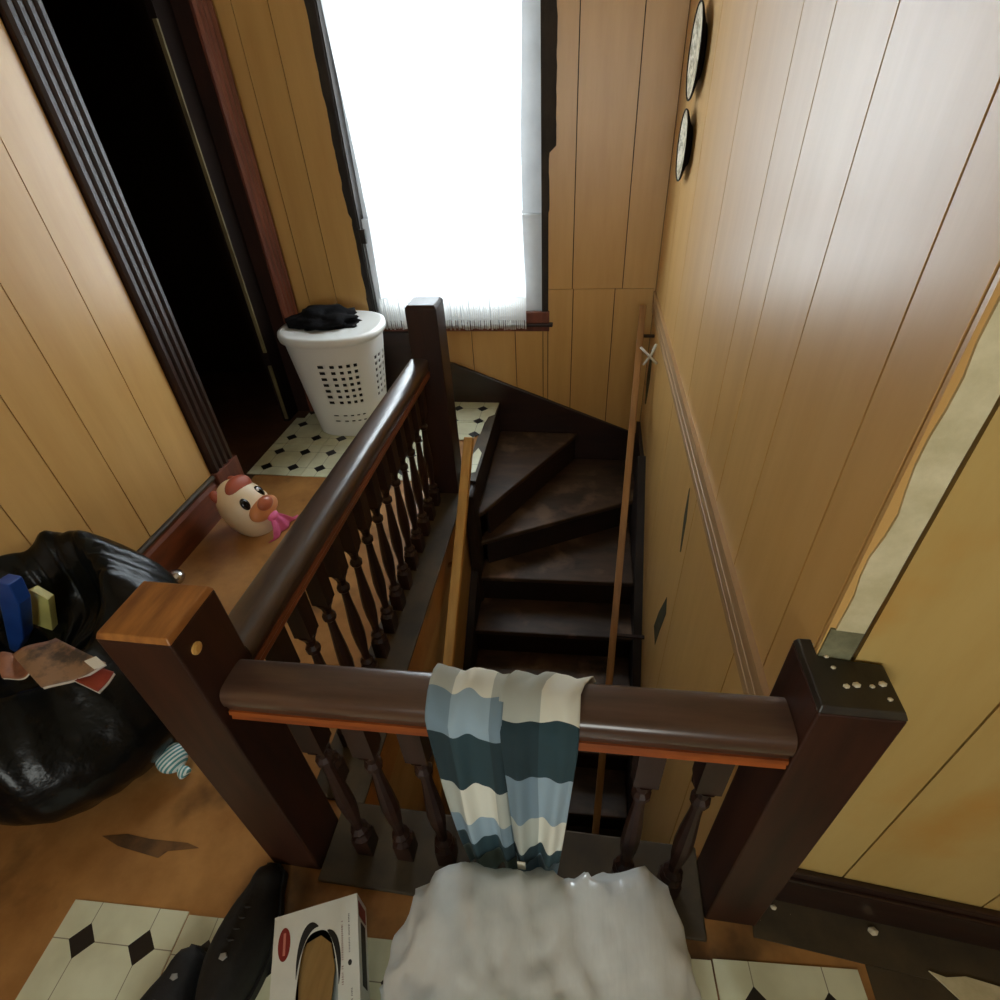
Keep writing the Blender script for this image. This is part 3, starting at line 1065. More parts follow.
bm = prism(bmesh.new(), [(y, z + zc) for y, z in rail_profile(0.0)], 0, 0.0745, 1.004)
sag_front(bm)
r1 = soften(obj('handrail', bm, M['rail_x'], bn))
bm = prism(bmesh.new(), [(y, z + zc) for y, z in low_profile(0.0)], 0, 0.0745, 1.004)
sag_front(bm)
obj('rail_moulding', bm, M['rail_orange'], r1)
bm = prism(bmesh.new(), [(x, z + zc) for x, z in rail_profile(0.034)], 1, W2 + 0.003, 1.53)
sag_left(bm)
r2 = soften(obj('handrail', bm, M['rail_y'], bn))
bm = prism(bmesh.new(), [(x, z + zc) for x, z in low_profile(0.034)], 1, W2 + 0.003, 1.53)
sag_left(bm)
obj('rail_moulding', bm, M['red_trim_y'], r2)
# turned baluster, one mesh for all
bm = bmesh.new()
box(bm, -0.021, 0.021, -0.021, 0.021, 0, 0.085)
lathe(bm, [(0.026, 0.085), (0.017, 0.098), (0.022, 0.108), (0.022, 0.116), (0.012, 0.128), (0.0125, 0.16), (0.018, 0.21), (0.0205, 0.26), (0.018, 0.32),
           (0.0125, 0.40), (0.011, 0.445), (0.0185, 0.455), (0.0185, 0.468), (0.0115, 0.478), (0.014, 0.50), (0.026, 0.525)], 0, 0, 10)
box(bm, -0.022, 0.022, -0.022, 0.022, 0.525, RZ - 0.087 - 0.012)
bal = obj('baluster', bm, M['dark'], bn, origin=(0, 0, 0))
locs = [(0.178 + 0.1065 * k, 0.004, 0.012) for k in range(8) if k != 5] + [(0.036 - 0.022 * 0.1065 * k, 0.165 + 0.1065 * k, 0.012) for k in range(13)]
BH = RZ - 0.087 - 0.012
for i, l in enumerate(locs):
    o = bal if i == 0 else copy_part(bal, l, bn)
    if i == 0:
        place(bal, l, bn)
    d_ = dz_front(l[0]) if i < 7 else dz_left(l[1])
    o.scale.z = (BH + d_) / BH

# crumbs of plaster on the right newel and on the floor below it
def crumbs(name, pts, label):
    bm = bmesh.new()
    for x, y, z, r in pts:
        s = blob((x, y, z + r * 0.5), (r, r * 0.8, r * 0.55), 1)
        me = bpy.data.meshes.new('t')
        s.to_mesh(me)
        bm.from_mesh(me)
        s.free()
        bpy.data.meshes.remove(me)
    obj(name, bm, M['crumb'], None, label=label, cat='debris', kind='stuff')


crumbs('plaster_crumbs', [(*P(x, y, 2, 0.872)[:2], 0.8715, r) for x, y, r in ((846, 687, .005), (856, 686, .006), (872, 687, .004), (882, 685, .006),
       (833, 668, .004), (822, 648, .005), (826, 657, .004), (838, 646, .009), (845, 650, .006), (815, 645, .004), (890, 700, .004))],
       'pale plaster crumbs scattered on top of the right newel post')
crumbs('plaster_crumbs', [(*P(x, y, 2, 0.0)[:2], 0.0, r) for x, y, r in ((773, 908, .008), (758, 912, .006), (760, 921, .004), (872, 932, .012), (696, 922, .004), (790, 915, .004))],
       'pale plaster crumbs on the floor at the foot of the right newel')

# ------------------------------------------------------------------ plates on the right wall
def plate(name, y, z, r, label):
    t = thing(name, (XR - 0.002, y, z - r), label, 'plate', 'wall plates')
    rot = Matrix.Rotation(math.radians(-90), 3, 'Y')

    def mk(nm, prof, m):
        bm = bmesh.new()
        lathe(bm, prof, 0, 0, 40, cap=nm != 'rim', cap_top=nm == 'picture')
        bmesh.ops.rotate(bm, verts=bm.verts, cent=(0, 0, 0), matrix=rot)
        bmesh.ops.translate(bm, verts=bm.verts, vec=(XR - 0.001, y, z))
        obj(nm, bm, m, t, smooth=False)
    mk('dish', [(r * 0.55, 0), (r * 0.6, 0.006), (r * 0.97, 0.022), (r, 0.026), (r * 0.985, 0.028), (r * 0.97, 0.027)], M['plate_black'])
    mk('picture', [(r * 0.5, 0.008), (r * 0.95, 0.0262), (r * 0.90, 0.0262), (r * 0.62, 0.0155), (r * 0.60, 0.0150)], M['plate_cream'])
    mk('rim', [(r * 0.985, 0.0282), (r * 1.0, 0.0275), (r * 0.995, 0.0295), (r * 0.975, 0.0295)], M['plate_black'])


plate('wall_plate', 1.98, 1.615, 0.135, 'upper black wall plate with cream picture near the stair window')
plate('wall_plate', 1.99, 1.345, 0.115, 'lower black wall plate with cream picture near the stair window')

# ------------------------------------------------------------------ hamper
hc = Vector((-0.675, 2.205, 0.003))
hp = thing('laundry_hamper', hc, 'white plastic laundry hamper with square holes, on the tiles by the window', 'hamper')
HH = 0.575
nseg, nrow = 144, 64


def hsec(v, a):
    rx = 0.195 + (0.262 - 0.195) * v
    ry = 0.165 + (0.225 - 0.165) * v
    c, s = math.cos(a), math.sin(a)
    e_ = 0.82
    return Vector((hc.x + rx * math.copysign(abs(c) ** e_, c), hc.y + ry * math.copysign(abs(s) ** e_, s), hc.z + HH * v))


bm = bmesh.new()
V = [[bm.verts.new(hsec(j / nrow, 2 * math.pi * i / nseg)) for i in range(nseg)] for j in range(nrow + 1)]


def is_hole(i, j):
    # blocks of square holes on the front, the right end and the rear
    rowok = (22 <= j <= 51 and j % 4 < 2) or (11 <= j <= 18 and j % 4 == 3)
    for c0 in (116, 3, 40, 75):
        k = (i - c0 + nseg // 2) % nseg - nseg // 2
        if -10 <= k <= 9 and (k + 10) % 4 < 2 and rowok:
            return True
    return False


for j in range(nrow):
    for i in range(nseg):
        if not is_hole(i, j):
            bm.faces.new((V[j][i], V[j][(i + 1) % nseg], V[j + 1][(i + 1) % nseg], V[j + 1][i]))
bm.faces.new(V[0][::-1])
body = obj('basket', bm, M['white_plastic'], hp, smooth=True)
sd = body.modifiers.new('wall', 'SOLIDIFY')
sd.thickness = 0.003
# dark laundry seen through the holes
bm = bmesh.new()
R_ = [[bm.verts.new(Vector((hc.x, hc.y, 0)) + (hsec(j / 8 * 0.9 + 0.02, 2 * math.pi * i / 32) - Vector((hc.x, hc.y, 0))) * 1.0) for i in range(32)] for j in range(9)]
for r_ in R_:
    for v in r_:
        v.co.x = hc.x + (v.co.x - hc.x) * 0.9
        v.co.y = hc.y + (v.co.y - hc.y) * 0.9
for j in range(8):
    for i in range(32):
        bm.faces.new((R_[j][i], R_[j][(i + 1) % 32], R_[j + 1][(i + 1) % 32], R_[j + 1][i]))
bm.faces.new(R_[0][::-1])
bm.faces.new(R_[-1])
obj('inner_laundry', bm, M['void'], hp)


def hring(v, grow, dz):
    return [hsec(v, 2 * math.pi * i / 64) + Vector(((hsec(v, 2 * math.pi * i / 64).x - hc.x) * grow, (hsec(v, 2 * math.pi * i / 64).y - hc.y) * grow, dz)) for i in range(64)]


bm = bmesh.new()
rs = [hring(1, 0.02, -0.025), hring(1, 0.06, -0.022), hring(1, 0.075, 0.0), hring(1, 0.06, 0.016), hring(1, -0.02, 0.020), hring(1, -0.08, 0.014), hring(1, -0.5, 0.016), hring(1, -0.9, 0.017)]
rv = [[bm.verts.new(p_) for p_ in r_] for r_ in rs]
for a, b in zip(rv, rv[1:]):
    for i in range(64):
        bm.faces.new((a[i], a[(i + 1) % 64], b[(i + 1) % 64], b[i]))
bm.faces.new(rv[-1])
bm.faces.new(rv[0][::-1])
obj('lid', bm, M['white_plastic'], hp, smooth=True)
# black cloth on the lid
cc = P(324, 320, 2, 0.61)


def ruck(p_):
    return 1 + 0.35 * noise.noise(p_ * 2.3 + Vector((5, 1, 2))) + 0.15 * noise.noise(p_ * 6)


bm = blob((cc.x - 0.0, cc.y + 0.0, 0.603), (0.195, 0.125, 0.07), 4, ruck)
for v in bm.verts:
    v.co.z = max(v.co.z, 0.596)
obj('black_garment', bm, M['black_cloth'], None, smooth=True, label='crumpled black garment lying on the hamper lid', cat='garment')

# ------------------------------------------------------------------ toy head on the hallway floor
tc_ = P(247, 508, 2, 0.105)
ty = thing('toy_animal_head', (tc_.x, tc_.y, 0), 'cream toy animal head with brown snout and pink scarf on the hallway floor', 'toy')
Fv = (CAM_O - tc_).normalized()
Fv = (Fv + Vector((0.30, 0.32, -0.02)) + CAM_R * 0.22 + CAM_U * 0.16).normalized()
Uv = (CAM_R * -0.86 + CAM_U * 0.42)
Uv = (Uv - Fv * Uv.dot(Fv)).normalized()
Sv = Uv.cross(Fv).normalized()
FR = Matrix((Sv, Uv, Fv)).transposed()      # local x side, y up of the face, z out of the face
rx, ry, rz = 0.108, 0.152, 0.104


def on_face(x, y, lift=0.0):
    z = rz * math.sqrt(max(0.0, 1 - (x / rx) ** 2 - (y / ry) ** 2)) + lift
    return tc_ + FR @ Vector((x, y, z))


hd = obj('head', blob(tc_, (rx, ry, rz), 4, None, FR), M['cream'], ty, smooth=True)
for sx in (-1, 1):
    e_ = obj('eye', blob(on_face(0.047 * sx, 0.030, -0.006), (0.021, 0.030, 0.014), 3, None, FR), M['eye'], hd, smooth=True)
    obj('eye_glint', blob(on_face(0.047 * sx - 0.005, 0.043, 0.005), (0.007, 0.009, 0.004), 2, None, FR), M['eye_spark'], e_, smooth=True)
    obj('ear', blob(tc_ + FR @ Vector((0.058 * sx, 0.118, -0.02)), (0.024, 0.034, 0.02), 3, None, FR), M['hair'], ty, smooth=True)
obj('muzzle', blob(on_face(0, -0.035, -0.008), (0.082, 0.048, 0.04), 3, None, FR), M['muzzle'], ty, smooth=True)
obj('snout', blob(on_face(0.0, -0.016, 0.026), (0.042, 0.031, 0.024), 3, None, FR), M['snout'], ty, smooth=True)
obj('hair_patch', blob(on_face(0.012, 0.098, -0.03), (0.07, 0.05, 0.036), 3, None, FR), M['hair'], ty, smooth=True)
bm = bmesh.new()
kn = on_face(-0.005, -0.082, 0.018)
N_ = 14
gr = []
for i in range(N_ + 1):
    row = []
    for j in range(N_ + 1):
        u, v = i / N_ - 0.5, j / N_
        wdt = 0.045 + 0.16 * v
        row.append(bm.verts.new(kn + FR @ Vector((u * wdt + 0.015 * v, -0.125 * v, 0.012 * math.sin(u * 14) * v - 0.06 * v * v + 0.01))))
    gr.append(row)
for i in range(N_):
    for j in range(N_):
        bm.faces.new((gr[i][j], gr[i + 1][j], gr[i + 1][j + 1], gr[i][j + 1]))
zmin = min(v.co.z for v in bm.verts)
for v in bm.verts:
    v.co.z = max(v.co.z, 0.006)
sc_ = obj('scarf', bm, M['pink'], ty, smooth=True)
sd = sc_.modifiers.new('thick', 'SOLIDIFY')
sd.thickness = 0.004
obj('scarf_knot', blob(kn + FR @ Vector((0, 0.0, 0.006)), (0.03, 0.02, 0.018), 3, None, FR), M['pink'], sc_, smooth=True)

# small silver knob on the floor behind the near newel
kp = P(175, 577, 2, 0.025)
kb = thing('door_knob', (kp.x, kp.y, 0), 'small silver metal knob on the floor by the hallway baseboard', 'knob')
bm = bmesh.new()
lathe(bm, [(0.012, 0.0), (0.030, 0.006), (0.038, 0.02), (0.036, 0.034), (0.024, 0.045), (0.006, 0.049)], kp.x, kp.y, 24)
obj('knob_dome', bm, M['silver'], kb, smooth=True)
bm = bmesh.new()
lathe(bm, [(0.024, 0.0), (0.024, 0.005), (0.014, 0.008)], kp.x, kp.y, 20)
obj('knob_rose', bm, M['silver'], kb)

# striped ball with a neck, by the black bag
bp_ = P(172, 758, 2, 0.043)
bl = thing('striped_ornament', (bp_.x, bp_.y, 0), 'teal and white striped ball ornament with small neck beside the black bag', 'ornament')
ax_ = (CAM_R * 0.72 - CAM_U * 0.62 + CAM_F * -0.2).normalized()       # neck direction
sx_ = (CAM_R * 0.58 + CAM_U * 0.78)
sx_ = (sx_ - ax_ * sx_.dot(ax_)).normalized()
nrm = ax_.cross(sx_)
stripe_ax = (ax_ * 0.30 - sx_ * 0.0 + sx_ * 0.0)
fr_ = Matrix((ax_, sx_, nrm)).transposed()
me_b = bmesh.new()
bmesh.ops.create_uvsphere(me_b, u_segments=28, v_segments=18, radius=0.042)
o = obj('ball', me_b, M['stripe'], bl, origin=(0, 0, 0), smooth=True)
o.location = bp_ - bl.location
o.rotation_euler = fr_.to_euler()
bm = bmesh.new()
lathe(bm, [(0.016, 0.033), (0.012, 0.043), (0.017, 0.050), (0.018, 0.064), (0.014, 0.068)], 0, 0, 16)
fr2 = Matrix((sx_, nrm, ax_)).transposed()
for v in bm.verts:
    v.co = bp_ + fr2 @ v.co
obj('neck', bm, M['stripe'], bl, smooth=True)

# ------------------------------------------------------------------ black refuse bag and its contents
bc = Vector((-0.715, 0.235, 0))
bg = thing('black_refuse_bag', bc, 'large glossy black plastic bag standing open against the left wall', 'bag')
bm = bmesh.new()
NS = 110
prof = [(0.45, 0.0), (0.62, 0.015), (0.70, 0.05), (0.77, 0.12), (0.90, 0.25), (0.99, 0.40), (1.0, 0.55), (0.95, 0.70), (0.84, 0.84), (0.75, 0.94), (0.69, 1.0), (0.62, 0.995), (0.57, 0.93), (0.53, 0.80), (0.5, 0.66), (0.3, 0.62), (0.02, 0.62)]
rows = []
for r_, h_ in prof:
    row = []
    for i in range(NS):
        a = 2 * math.pi * i / NS
        c, s = math.cos(a), math.sin(a)
        top = 0.43 + 0.13 * max(0, s) ** 0.8 - 0.03 * c
        rxx, ryy = 0.29, 0.36
        p_ = Vector((c * rxx * r_, s * ryy * r_, top * h_))
        nn = noise.noise(Vector((c * 2.2, s * 2.2, h_ * 2.0)) + Vector((3, 8, 1)))
        n2 = noise.noise(Vector((c * 6, s * 6, h_ * 4)) + Vector((1, 2, 9)))
        ridg = 1 - abs(noise.noise(Vector((c * 4.5, s * 4.5, h_ * 1.6)) + Vector((7, 7, 4)))) * 2
        r3 = 1 - abs(noise.noise(Vector((c * 11, s * 11, h_ * 5)) + Vector((2, 7, 4)))) * 2
        k = 1 + 0.05 * nn + 0.022 * n2 + 0.03 * ridg + 0.018 * r3
        p_.x *= k
        p_.y *= k
        if h_ > 0.05:
            p_.z *= 1 + 0.09 * nn + 0.03 * n2
        lean = h_ * h_
        q = bc + p_ + Vector((-0.115 * lean, 0.045 * lean, 0))
        q.x = max(q.x, XL + 0.03)
        row.append(bm.verts.new(q))
    rows.append(row)
for a, b in zip(rows, rows[1:]):
    for i in range(NS):
        bm.faces.new((a[i], a[(i + 1) % NS], b[(i + 1) % NS], b[i]))
bm.faces.new(rows[0][::-1])
bm.faces.new(rows[-1])
o = obj('bag_film', bm, M['black_bag'], bg, smooth=True)
sbd = o.modifiers.new('sub', 'SUBSURF')
sbd.levels = sbd.render_levels = 1



def slab(name, pts, y, depth, m, label):
    bm = bmesh.new()
    q = [P(a, b, 1, y) for a, b in pts]
    for p_ in q:
        p_.x = max(p_.x, XL + 0.04)
    cen = sum(q, Vector()) / len(q)
    A = [bm.verts.new(p_) for p_ in q]
    Z = [bm.verts.new(cen + (p_ - cen) * 0.95 + Vector((0, depth, 0))) for p_ in q]
    bm.faces.new(A)
    bm.faces.new(Z[::-1])
    for a in range(len(q)):
        b = (a + 1) % len(q)
        bm.faces.new((A[a], A[b], Z[b], Z[a]))
    return obj(name, bm, m, None, label=label, cat='packet', bevel=0.008)


slab('blue_packet', [(-6, 582), (9, 585), (19, 605), (23, 640), (14, 660), (-6, 664)], 0.26, 0.04, M['blue'], 'blue packet sticking out of the open black bag')
slab('yellow_packet', [(13, 598), (30, 590), (48, 600), (53, 634), (30, 652), (20, 650)], 0.33, 0.025, M['lemon'], 'pale yellow packet inside the open black bag')


def magazine(name, pts, z, dz, m, label, sag=0.012, extra=None):
    """thin booklet: four photo corners on a sloping plane, pages under the cover"""
    c = [P(x, y, 2, zz) for (x, y), zz in zip(pts, z)]
    t = thing(name, (sum((p_ for p_ in c), Vector()) / 4), label, 'magazine')
    for nm, off, mm, k in (('cover', 0.0, m, 1.0), ('pages', -dz, M['paper'], 0.975)):
        bm = bmesh.new()
        n_ = 12
        mid = sum(c, Vector()) / 4
        g_ = []
        for s_ in (0, 1):
            gg = []
            for i in range(n_ + 1):
                rr = []
                for j in range(n_ + 1):
                    u, v = i / n_, j / n_
                    p_ = c[0].lerp(c[1], u).lerp(c[3].lerp(c[2], u), v)
                    p_ = mid + (p_ - mid) * k
                    p_ = p_ + Vector((0, 0, sag * math.sin(u * 5 + v * 2) + off - (0.002 if nm == 'cover' else dz) * s_))
                    rr.append(bm.verts.new(p_))
                gg.append(rr)
            g_.append(gg)
        for s_ in (0, 1):
            for i in range(n_):
                for j in range(n_):
                    q = (g_[s_][i][j], g_[s_][i + 1][j], g_[s_][i + 1][j + 1], g_[s_][i][j + 1])
                    bm.faces.new(q if s_ == 0 else q[::-1])
        for i in range(n_):
            for a, b in (((i, 0), (i + 1, 0)), ((i, n_), (i + 1, n_)), ((0, i), (0, i + 1)), ((n_, i), (n_, i + 1))):
                bm.faces.new((g_[0][a[0]][a[1]], g_[0][b[0]][b[1]], g_[1][b[0]][b[1]], g_[1][a[0]][a[1]]))
        obj(nm, bm, mm, t, smooth=True)
    return t


magazine('booklet', [(48, 668), (104, 668), (114, 672), (98, 692)], (0.46, 0.455, 0.455, 0.45), 0.006, M['mag2'], 'red brown booklet under the crumpled magazine on the black bag', 0.002)
mg = magazine('magazine', [(12, 655), (54, 636), (107, 664), (43, 689)], (0.48, 0.49, 0.475, 0.465), 0.006, M['mag1'], 'crumpled printed magazine lying on top of the black bag', 0.008)
# white address sticker on the magazine
bm = bmesh.new()
q = [P(x, y, 2, 0.489) for x, y in ((84, 661), (96, 656), (105, 664), (93, 668))]
for p_ in q:
    bm.verts.new(p_)
bm.verts.ensure_lookup_table()
for p_ in q:
    bm.verts.new(p_ - Vector((0, 0, 0.006)))
bm.verts.ensure_lookup_table()
bm.faces.new(bm.verts[:4])
bm.faces.new(bm.verts[4:])
for i in range(4):
    j = (i + 1) % 4
    bm.faces.new((bm.verts[i], bm.verts[j], bm.verts[4 + j], bm.verts[4 + i]))
obj('sticker', bm, M['tag'], mg)
magazine('crumpled_leaflet', [(-4, 655), (22, 652), (32, 672), (4, 680)], (0.475, 0.475, 0.47, 0.47), 0.004, M['leaflet'], 'orange crumpled leaflet beside the magazine at the left picture edge', 0.01)

# ------------------------------------------------------------------ tea towel on the front rail
tw = thing('tea_towel', (0.57, 0, RZ), 'blue grey and cream plaid tea towel draped over the front handrail', 'towel')


def towel_layer(name, xa, xb, xa2, xb2, zlow, vshift, push, seed, zback, m, ushift=0.0, skew=0.0):
    """cloth going up behind the rail, over it and down in front"""
    bm = bmesh.new()
    uvl = bm.loops.layers.uv.new('UVMap')
    path = [(0.046 + push, zback), (0.048 + push, 0.72), (0.047 + push, 0.752), (0.038 + push, RZ - 0.006), (0.02, RZ + 0.005 + push), (0.0, RZ + 0.007 + push), (-0.02, RZ + 0.005 + push),
            (-0.038 - push, RZ - 0.006), (-0.047 - push, 0.752), (-0.05 - push, 0.72)]
    nl = 26
    for i in range(1, nl + 1):
        path.append((-0.05 - push - 0.012 * math.sin(i / nl * 3), 0.72 + (zlow - 0.72) * i / nl))
    ln = [0]
    for a, b in zip(path, path[1:]):
        ln.append(ln[-1] + math.dist(a, b))
    nu = 30
    G_, UV = [], []
    n_over = 9
    for i in range(nu + 1):
        u = i / nu
        row, ur = [], []
        for j, (y, z) in enumerate(path):
            t = max(0, (j - n_over) / nl)
            tb = max(0, 1 - j / 2.0) * 0.0
            x = (xa + (xb - xa) * u) * (1 - t) + (xa2 + (xb2 - xa2) * u) * t + skew * (ln[j] - ln[5]) * (1 if j < 6 else 0)
            amp = 0.004 + 0.010 * t
            y += amp * math.sin(u * 11 + seed) + 0.35 * amp * math.sin(u * 23 + seed * 2 + t * 3) - 0.008 * t
            z += 0.012 * noise.noise((u * 3 + seed, t * 2, 0.5)) * t + (0.012 * noise.noise((u * 4, seed, 2)) if j >= len(path) - 2 else 0)
            if 3 <= j <= 7:
                z += 0.004 * math.sin(u * 14 + seed)
            row.append(bm.verts.new((x, y, z)))
            ur.append((u * (xb - xa) * 1.15 + ushift + 0.004 * noise.noise((u * 2, t * 3, seed)), ln[j] - ln[5] + vshift + 0.014 * noise.noise((u * 3.2, t * 0.5, seed + 4))))
        G_.append(row)
        UV.append(ur)
    for i in range(nu):
        for j in range(len(path) - 1):
            f = bm.faces.new((G_[i][j], G_[i + 1][j], G_[i + 1][j + 1], G_[i][j + 1]))
            for lp, (a, b) in zip(f.loops, ((i, j), (i + 1, j), (i + 1, j + 1), (i, j + 1))):
                lp[uvl].uv = UV[a][b]
    # recalc flips nothing relevant for a thin cloth
    o = obj(name, bm, m, tw, smooth=True)
    s_ = o.modifiers.new('thick', 'SOLIDIFY')
    s_.thickness = 0.0022
    s_.offset = 0
    return o


towel_layer('left_fold', 0.447, 0.572, 0.475, 0.585, 0.20, 0.49, 0.005, 1.0, 0.55, M['plaid_left'], 0.105)
towel_layer('right_fold', 0.565, 0.692, 0.584, 0.664, 0.20, 0.49, 0.009, 2.3, 0.69, M['plaid_right'], 0.075, -0.32)
bm = B(0.588, 0.604, -0.094, -0.0925, 0.31, 0.345)
obj('care_label', bm, M['tag'], tw)

# ------------------------------------------------------------------ foreground: plastic bag
pc = Vector((0.645, -0.335, 0.0))
pb = thing('white_plastic_bag', pc, 'full milky white plastic carrier bag on the floor in front of the banister', 'bag')


def wrinkle(p_):
    e_ = 4.6
    k = (abs(p_.x) ** e_ + abs(p_.y) ** e_ + abs(p_.z) ** e_) ** (-1 / e_)
    r1_ = 1 - abs(noise.noise(p_ * 1.7 + Vector((2, 5, 1)))) * 2
    r2_ = 1 - abs(noise.noise(Vector((p_.x * 5 + p_.y * 3, p_.y * 3 - p_.x, p_.z * 2.2)) + Vector((4, 4, 4)))) * 2
    r3_ = 1 - abs(noise.noise(p_ * 7 + Vector((1, 9, 4)))) * 2
    r4_ = 1 - abs(noise.noise(Vector((p_.x * 9 - p_.y * 6, p_.y * 4 + p_.x * 2, p_.z * 4)) + Vector((8, 3, 6)))) * 2
    return k * (0.90 + 0.06 * r1_ + 0.045 * r2_ + 0.02 * r3_ + 0.022 * r4_)


bm = blob((pc.x, pc.y, 0.165), (0.275, 0.24, 0.165), 6, wrinkle)
for tgt, rad in ((P(465, 863, 2, 0.325), 0.16), (P(645, 868, 2, 0.315), 0.13), (P(520, 872, 2, 0.34), 0.12), (P(588, 872, 2, 0.34), 0.15), (P(668, 886, 2, 0.27), 0.05), (P(396, 955, 2, 0.22), 0.16), (P(693, 1000, 2, 0.2), 0.16)):
    near = min(bm.verts, key=lambda v: (v.co - tgt).length)
    dlt = (tgt - near.co)
    base = near.co.copy()
    for v in bm.verts:
        dd = (v.co - base).length
        if dd < rad:
            v.co += dlt * (1 - dd / rad) ** 1.3
for v in bm.verts:
    v.co.z = max(v.co.z, 0.004)
obj('bag_film', bm, M['plastic_bag'], pb, smooth=True)
obj('cream_contents', blob((pc.x + 0.09, pc.y + 0.02, 0.15), (0.13, 0.14, 0.13), 3, lambda p_: 1 + 0.1 * noise.noise(p_ * 2)), M['cream'], pb, smooth=True)
obj('white_contents', blob((pc.x - 0.12, pc.y + 0.01, 0.14), (0.11, 0.13, 0.12), 3, lambda p_: 1 + 0.1 * noise.noise(p_ * 2)), M['carton_grey'], pb, smooth=True)

# ------------------------------------------------------------------ foreground: open carton with oval window
kz = 0.105
k0, k1 = P(275, 918, 2, kz), P(357, 893, 2, kz)
du = (k1 - k0)
wdt = du.length
du.normalize()
dv = Vector((du.y, -du.x, 0))          # towards the camera
LEN = 0.27
bx_ = thing('glove_carton', (k0 + du * wdt / 2 + dv * LEN / 2) * Vector((1, 1, 0)).length if False else Vector(((k0 + du * wdt / 2 + dv * LEN / 2).x, (k0 + du * wdt / 2 + dv * LEN / 2).y, 0.003)),
            'white carton with torn oval opening and dark red oval logo, on the near floor tiles', 'carton')


def K(u, v, z):
    p_ = k0 + du * u + dv * v
    return Vector((p_.x, p_.y, z))


def kbox(name, u0, u1, v0, v1, z0, z1, m, parent):
    bm = bmesh.new()
    vs = [bm.verts.new(K(u, v, z)) for z in (z0, z1) for v in (v0, v1) for u in (u0, u1)]
    for f in ((0, 2, 3, 1), (4, 5, 7, 6), (0, 1, 5, 4), (2, 6, 7, 3), (0, 4, 6, 2), (1, 3, 7, 5)):
        bm.faces.new([vs[i] for i in f])
    return obj(name, bm, m, parent)


cw = 0.0025
kbox('side', 0, cw, 0, LEN, 0.004, kz - cw, M['carton'], bx_)
sr = kbox('side', wdt - cw, wdt, 0, LEN, 0.004, kz - cw, M['carton'], bx_)
kbox('end', cw, wdt - cw, 0, cw, 0.004, kz - cw, M['carton'], bx_)
kbox('end', cw, wdt - cw, LEN - cw, LEN, 0.004, kz - cw, M['carton'], bx_)
kbox('bottom', cw, wdt - cw, cw, LEN - cw, 0.004, 0.007, M['cardboard'], bx_)
# printed bands on the right side
kbox('printed_band', wdt, wdt + 0.0008, 0.012, 0.04, 0.02, 0.095, M['logo_red'], sr)
kbox('printed_band', wdt, wdt + 0.0008, 0.048, 0.16, 0.03, 0.075, M['ink'], sr)
# top with a real oval hole
bm = bmesh.new()
no = 48
ou, ov, oru, orv = wdt * 0.52, 0.150, wdt * 0.235, 0.105


def rect_pt(a):
    c, s = math.cos(a), math.sin(a)
    k_ = min((wdt - ou if c > 0 else ou) / max(abs(c), 1e-6), (LEN - ov if s > 0 else ov) / max(abs(s), 1e-6))
    return ou + c * k_, ov + s * k_


angs = [2 * math.pi * i / no for i in range(no)]
angs = sorted(set(angs + [math.atan2(v - ov, u - ou) % (2 * math.pi) for u in (0, wdt) for v in (0, LEN)]))
no = len(angs)
lay = []
for z in (kz - cw, kz):
    inn, out_ = [], []
    for i, a in enumerate(angs):
        w_ = 1 + 0.03 * math.sin(a * 5)
        inn.append(bm.verts.new(K(ou + oru * w_ * math.cos(a), ov + orv * w_ * math.sin(a), z)))
        out_.append(bm.verts.new(K(*rect_pt(a), z)))
    lay.append((inn, out_))
for i in range(no):
    j = (i + 1) % no
    (i0, o0), (i1, o1) = lay
    bm.faces.new((i1[i], o1[i], o1[j], i1[j]))
    bm.faces.new((i0[i], i0[j], o0[j], o0[i]))
    bm.faces.new((i0[i], i1[i], i1[j], i0[j]))
    bm.faces.new((o0[i], o0[j], o1[j], o1[i]))
top = obj('top', bm, M['carton'], bx_)
# inner cardboard flap and lining seen through the opening
bm = bmesh.new()
fl = [(ou - oru * 0.98, 0.085), (ou - oru * 0.6, 0.062), (ou + oru * 0.1, 0.055), (ou + oru * 0.62, 0.075), (ou + oru * 0.80, 0.12), (ou + oru * 0.30, 0.255), (ou - oru * 0.9, 0.255)]
A = [bm.verts.new(K(u, v, kz - 0.012)) for u, v in fl]
Z = [bm.verts.new(K(u, v, kz - 0.015)) for u, v in fl]
bm.faces.new(A)
bm.faces.new(Z[::-1])
for i in range(len(fl)):
    j = (i + 1) % len(fl)
    bm.faces.new((A[i], A[j], Z[j], Z[i]))
obj('cardboard_flap', bm, M['cardboard'], bx_)
kbox('lining', ou + oru * 0.05, wdt - 0.006, 0.10, 0.262, kz - 0.03, kz - 0.026, M['carton_grey'], bx_)
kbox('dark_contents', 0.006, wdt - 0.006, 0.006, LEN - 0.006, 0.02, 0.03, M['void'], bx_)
# printing: dark edge print round the opening, logo and text lines
def kdisc(name, u, v, ru, rv_, m, parent, z=kz, t=0.0006, n_=28):
    bm = bmesh.new()
    A = [bm.verts.new(K(u + ru * math.cos(2 * math.pi * i / n_), v + rv_ * math.sin(2 * math.pi * i / n_), z + t)) for i in range(n_)]
    Z = [bm.verts.new(K(u + ru * math.cos(2 * math.pi * i / n_), v + rv_ * math.sin(2 * math.pi * i / n_), z - 0.0002)) for i in range(n_)]
    bm.faces.new(A)
    bm.faces.new(Z[::-1])
    for i in range(n_):
        j = (i + 1) % n_
        bm.faces.new((A[i], A[j], Z[j], Z[i]))
    return obj(name, bm, m, parent)


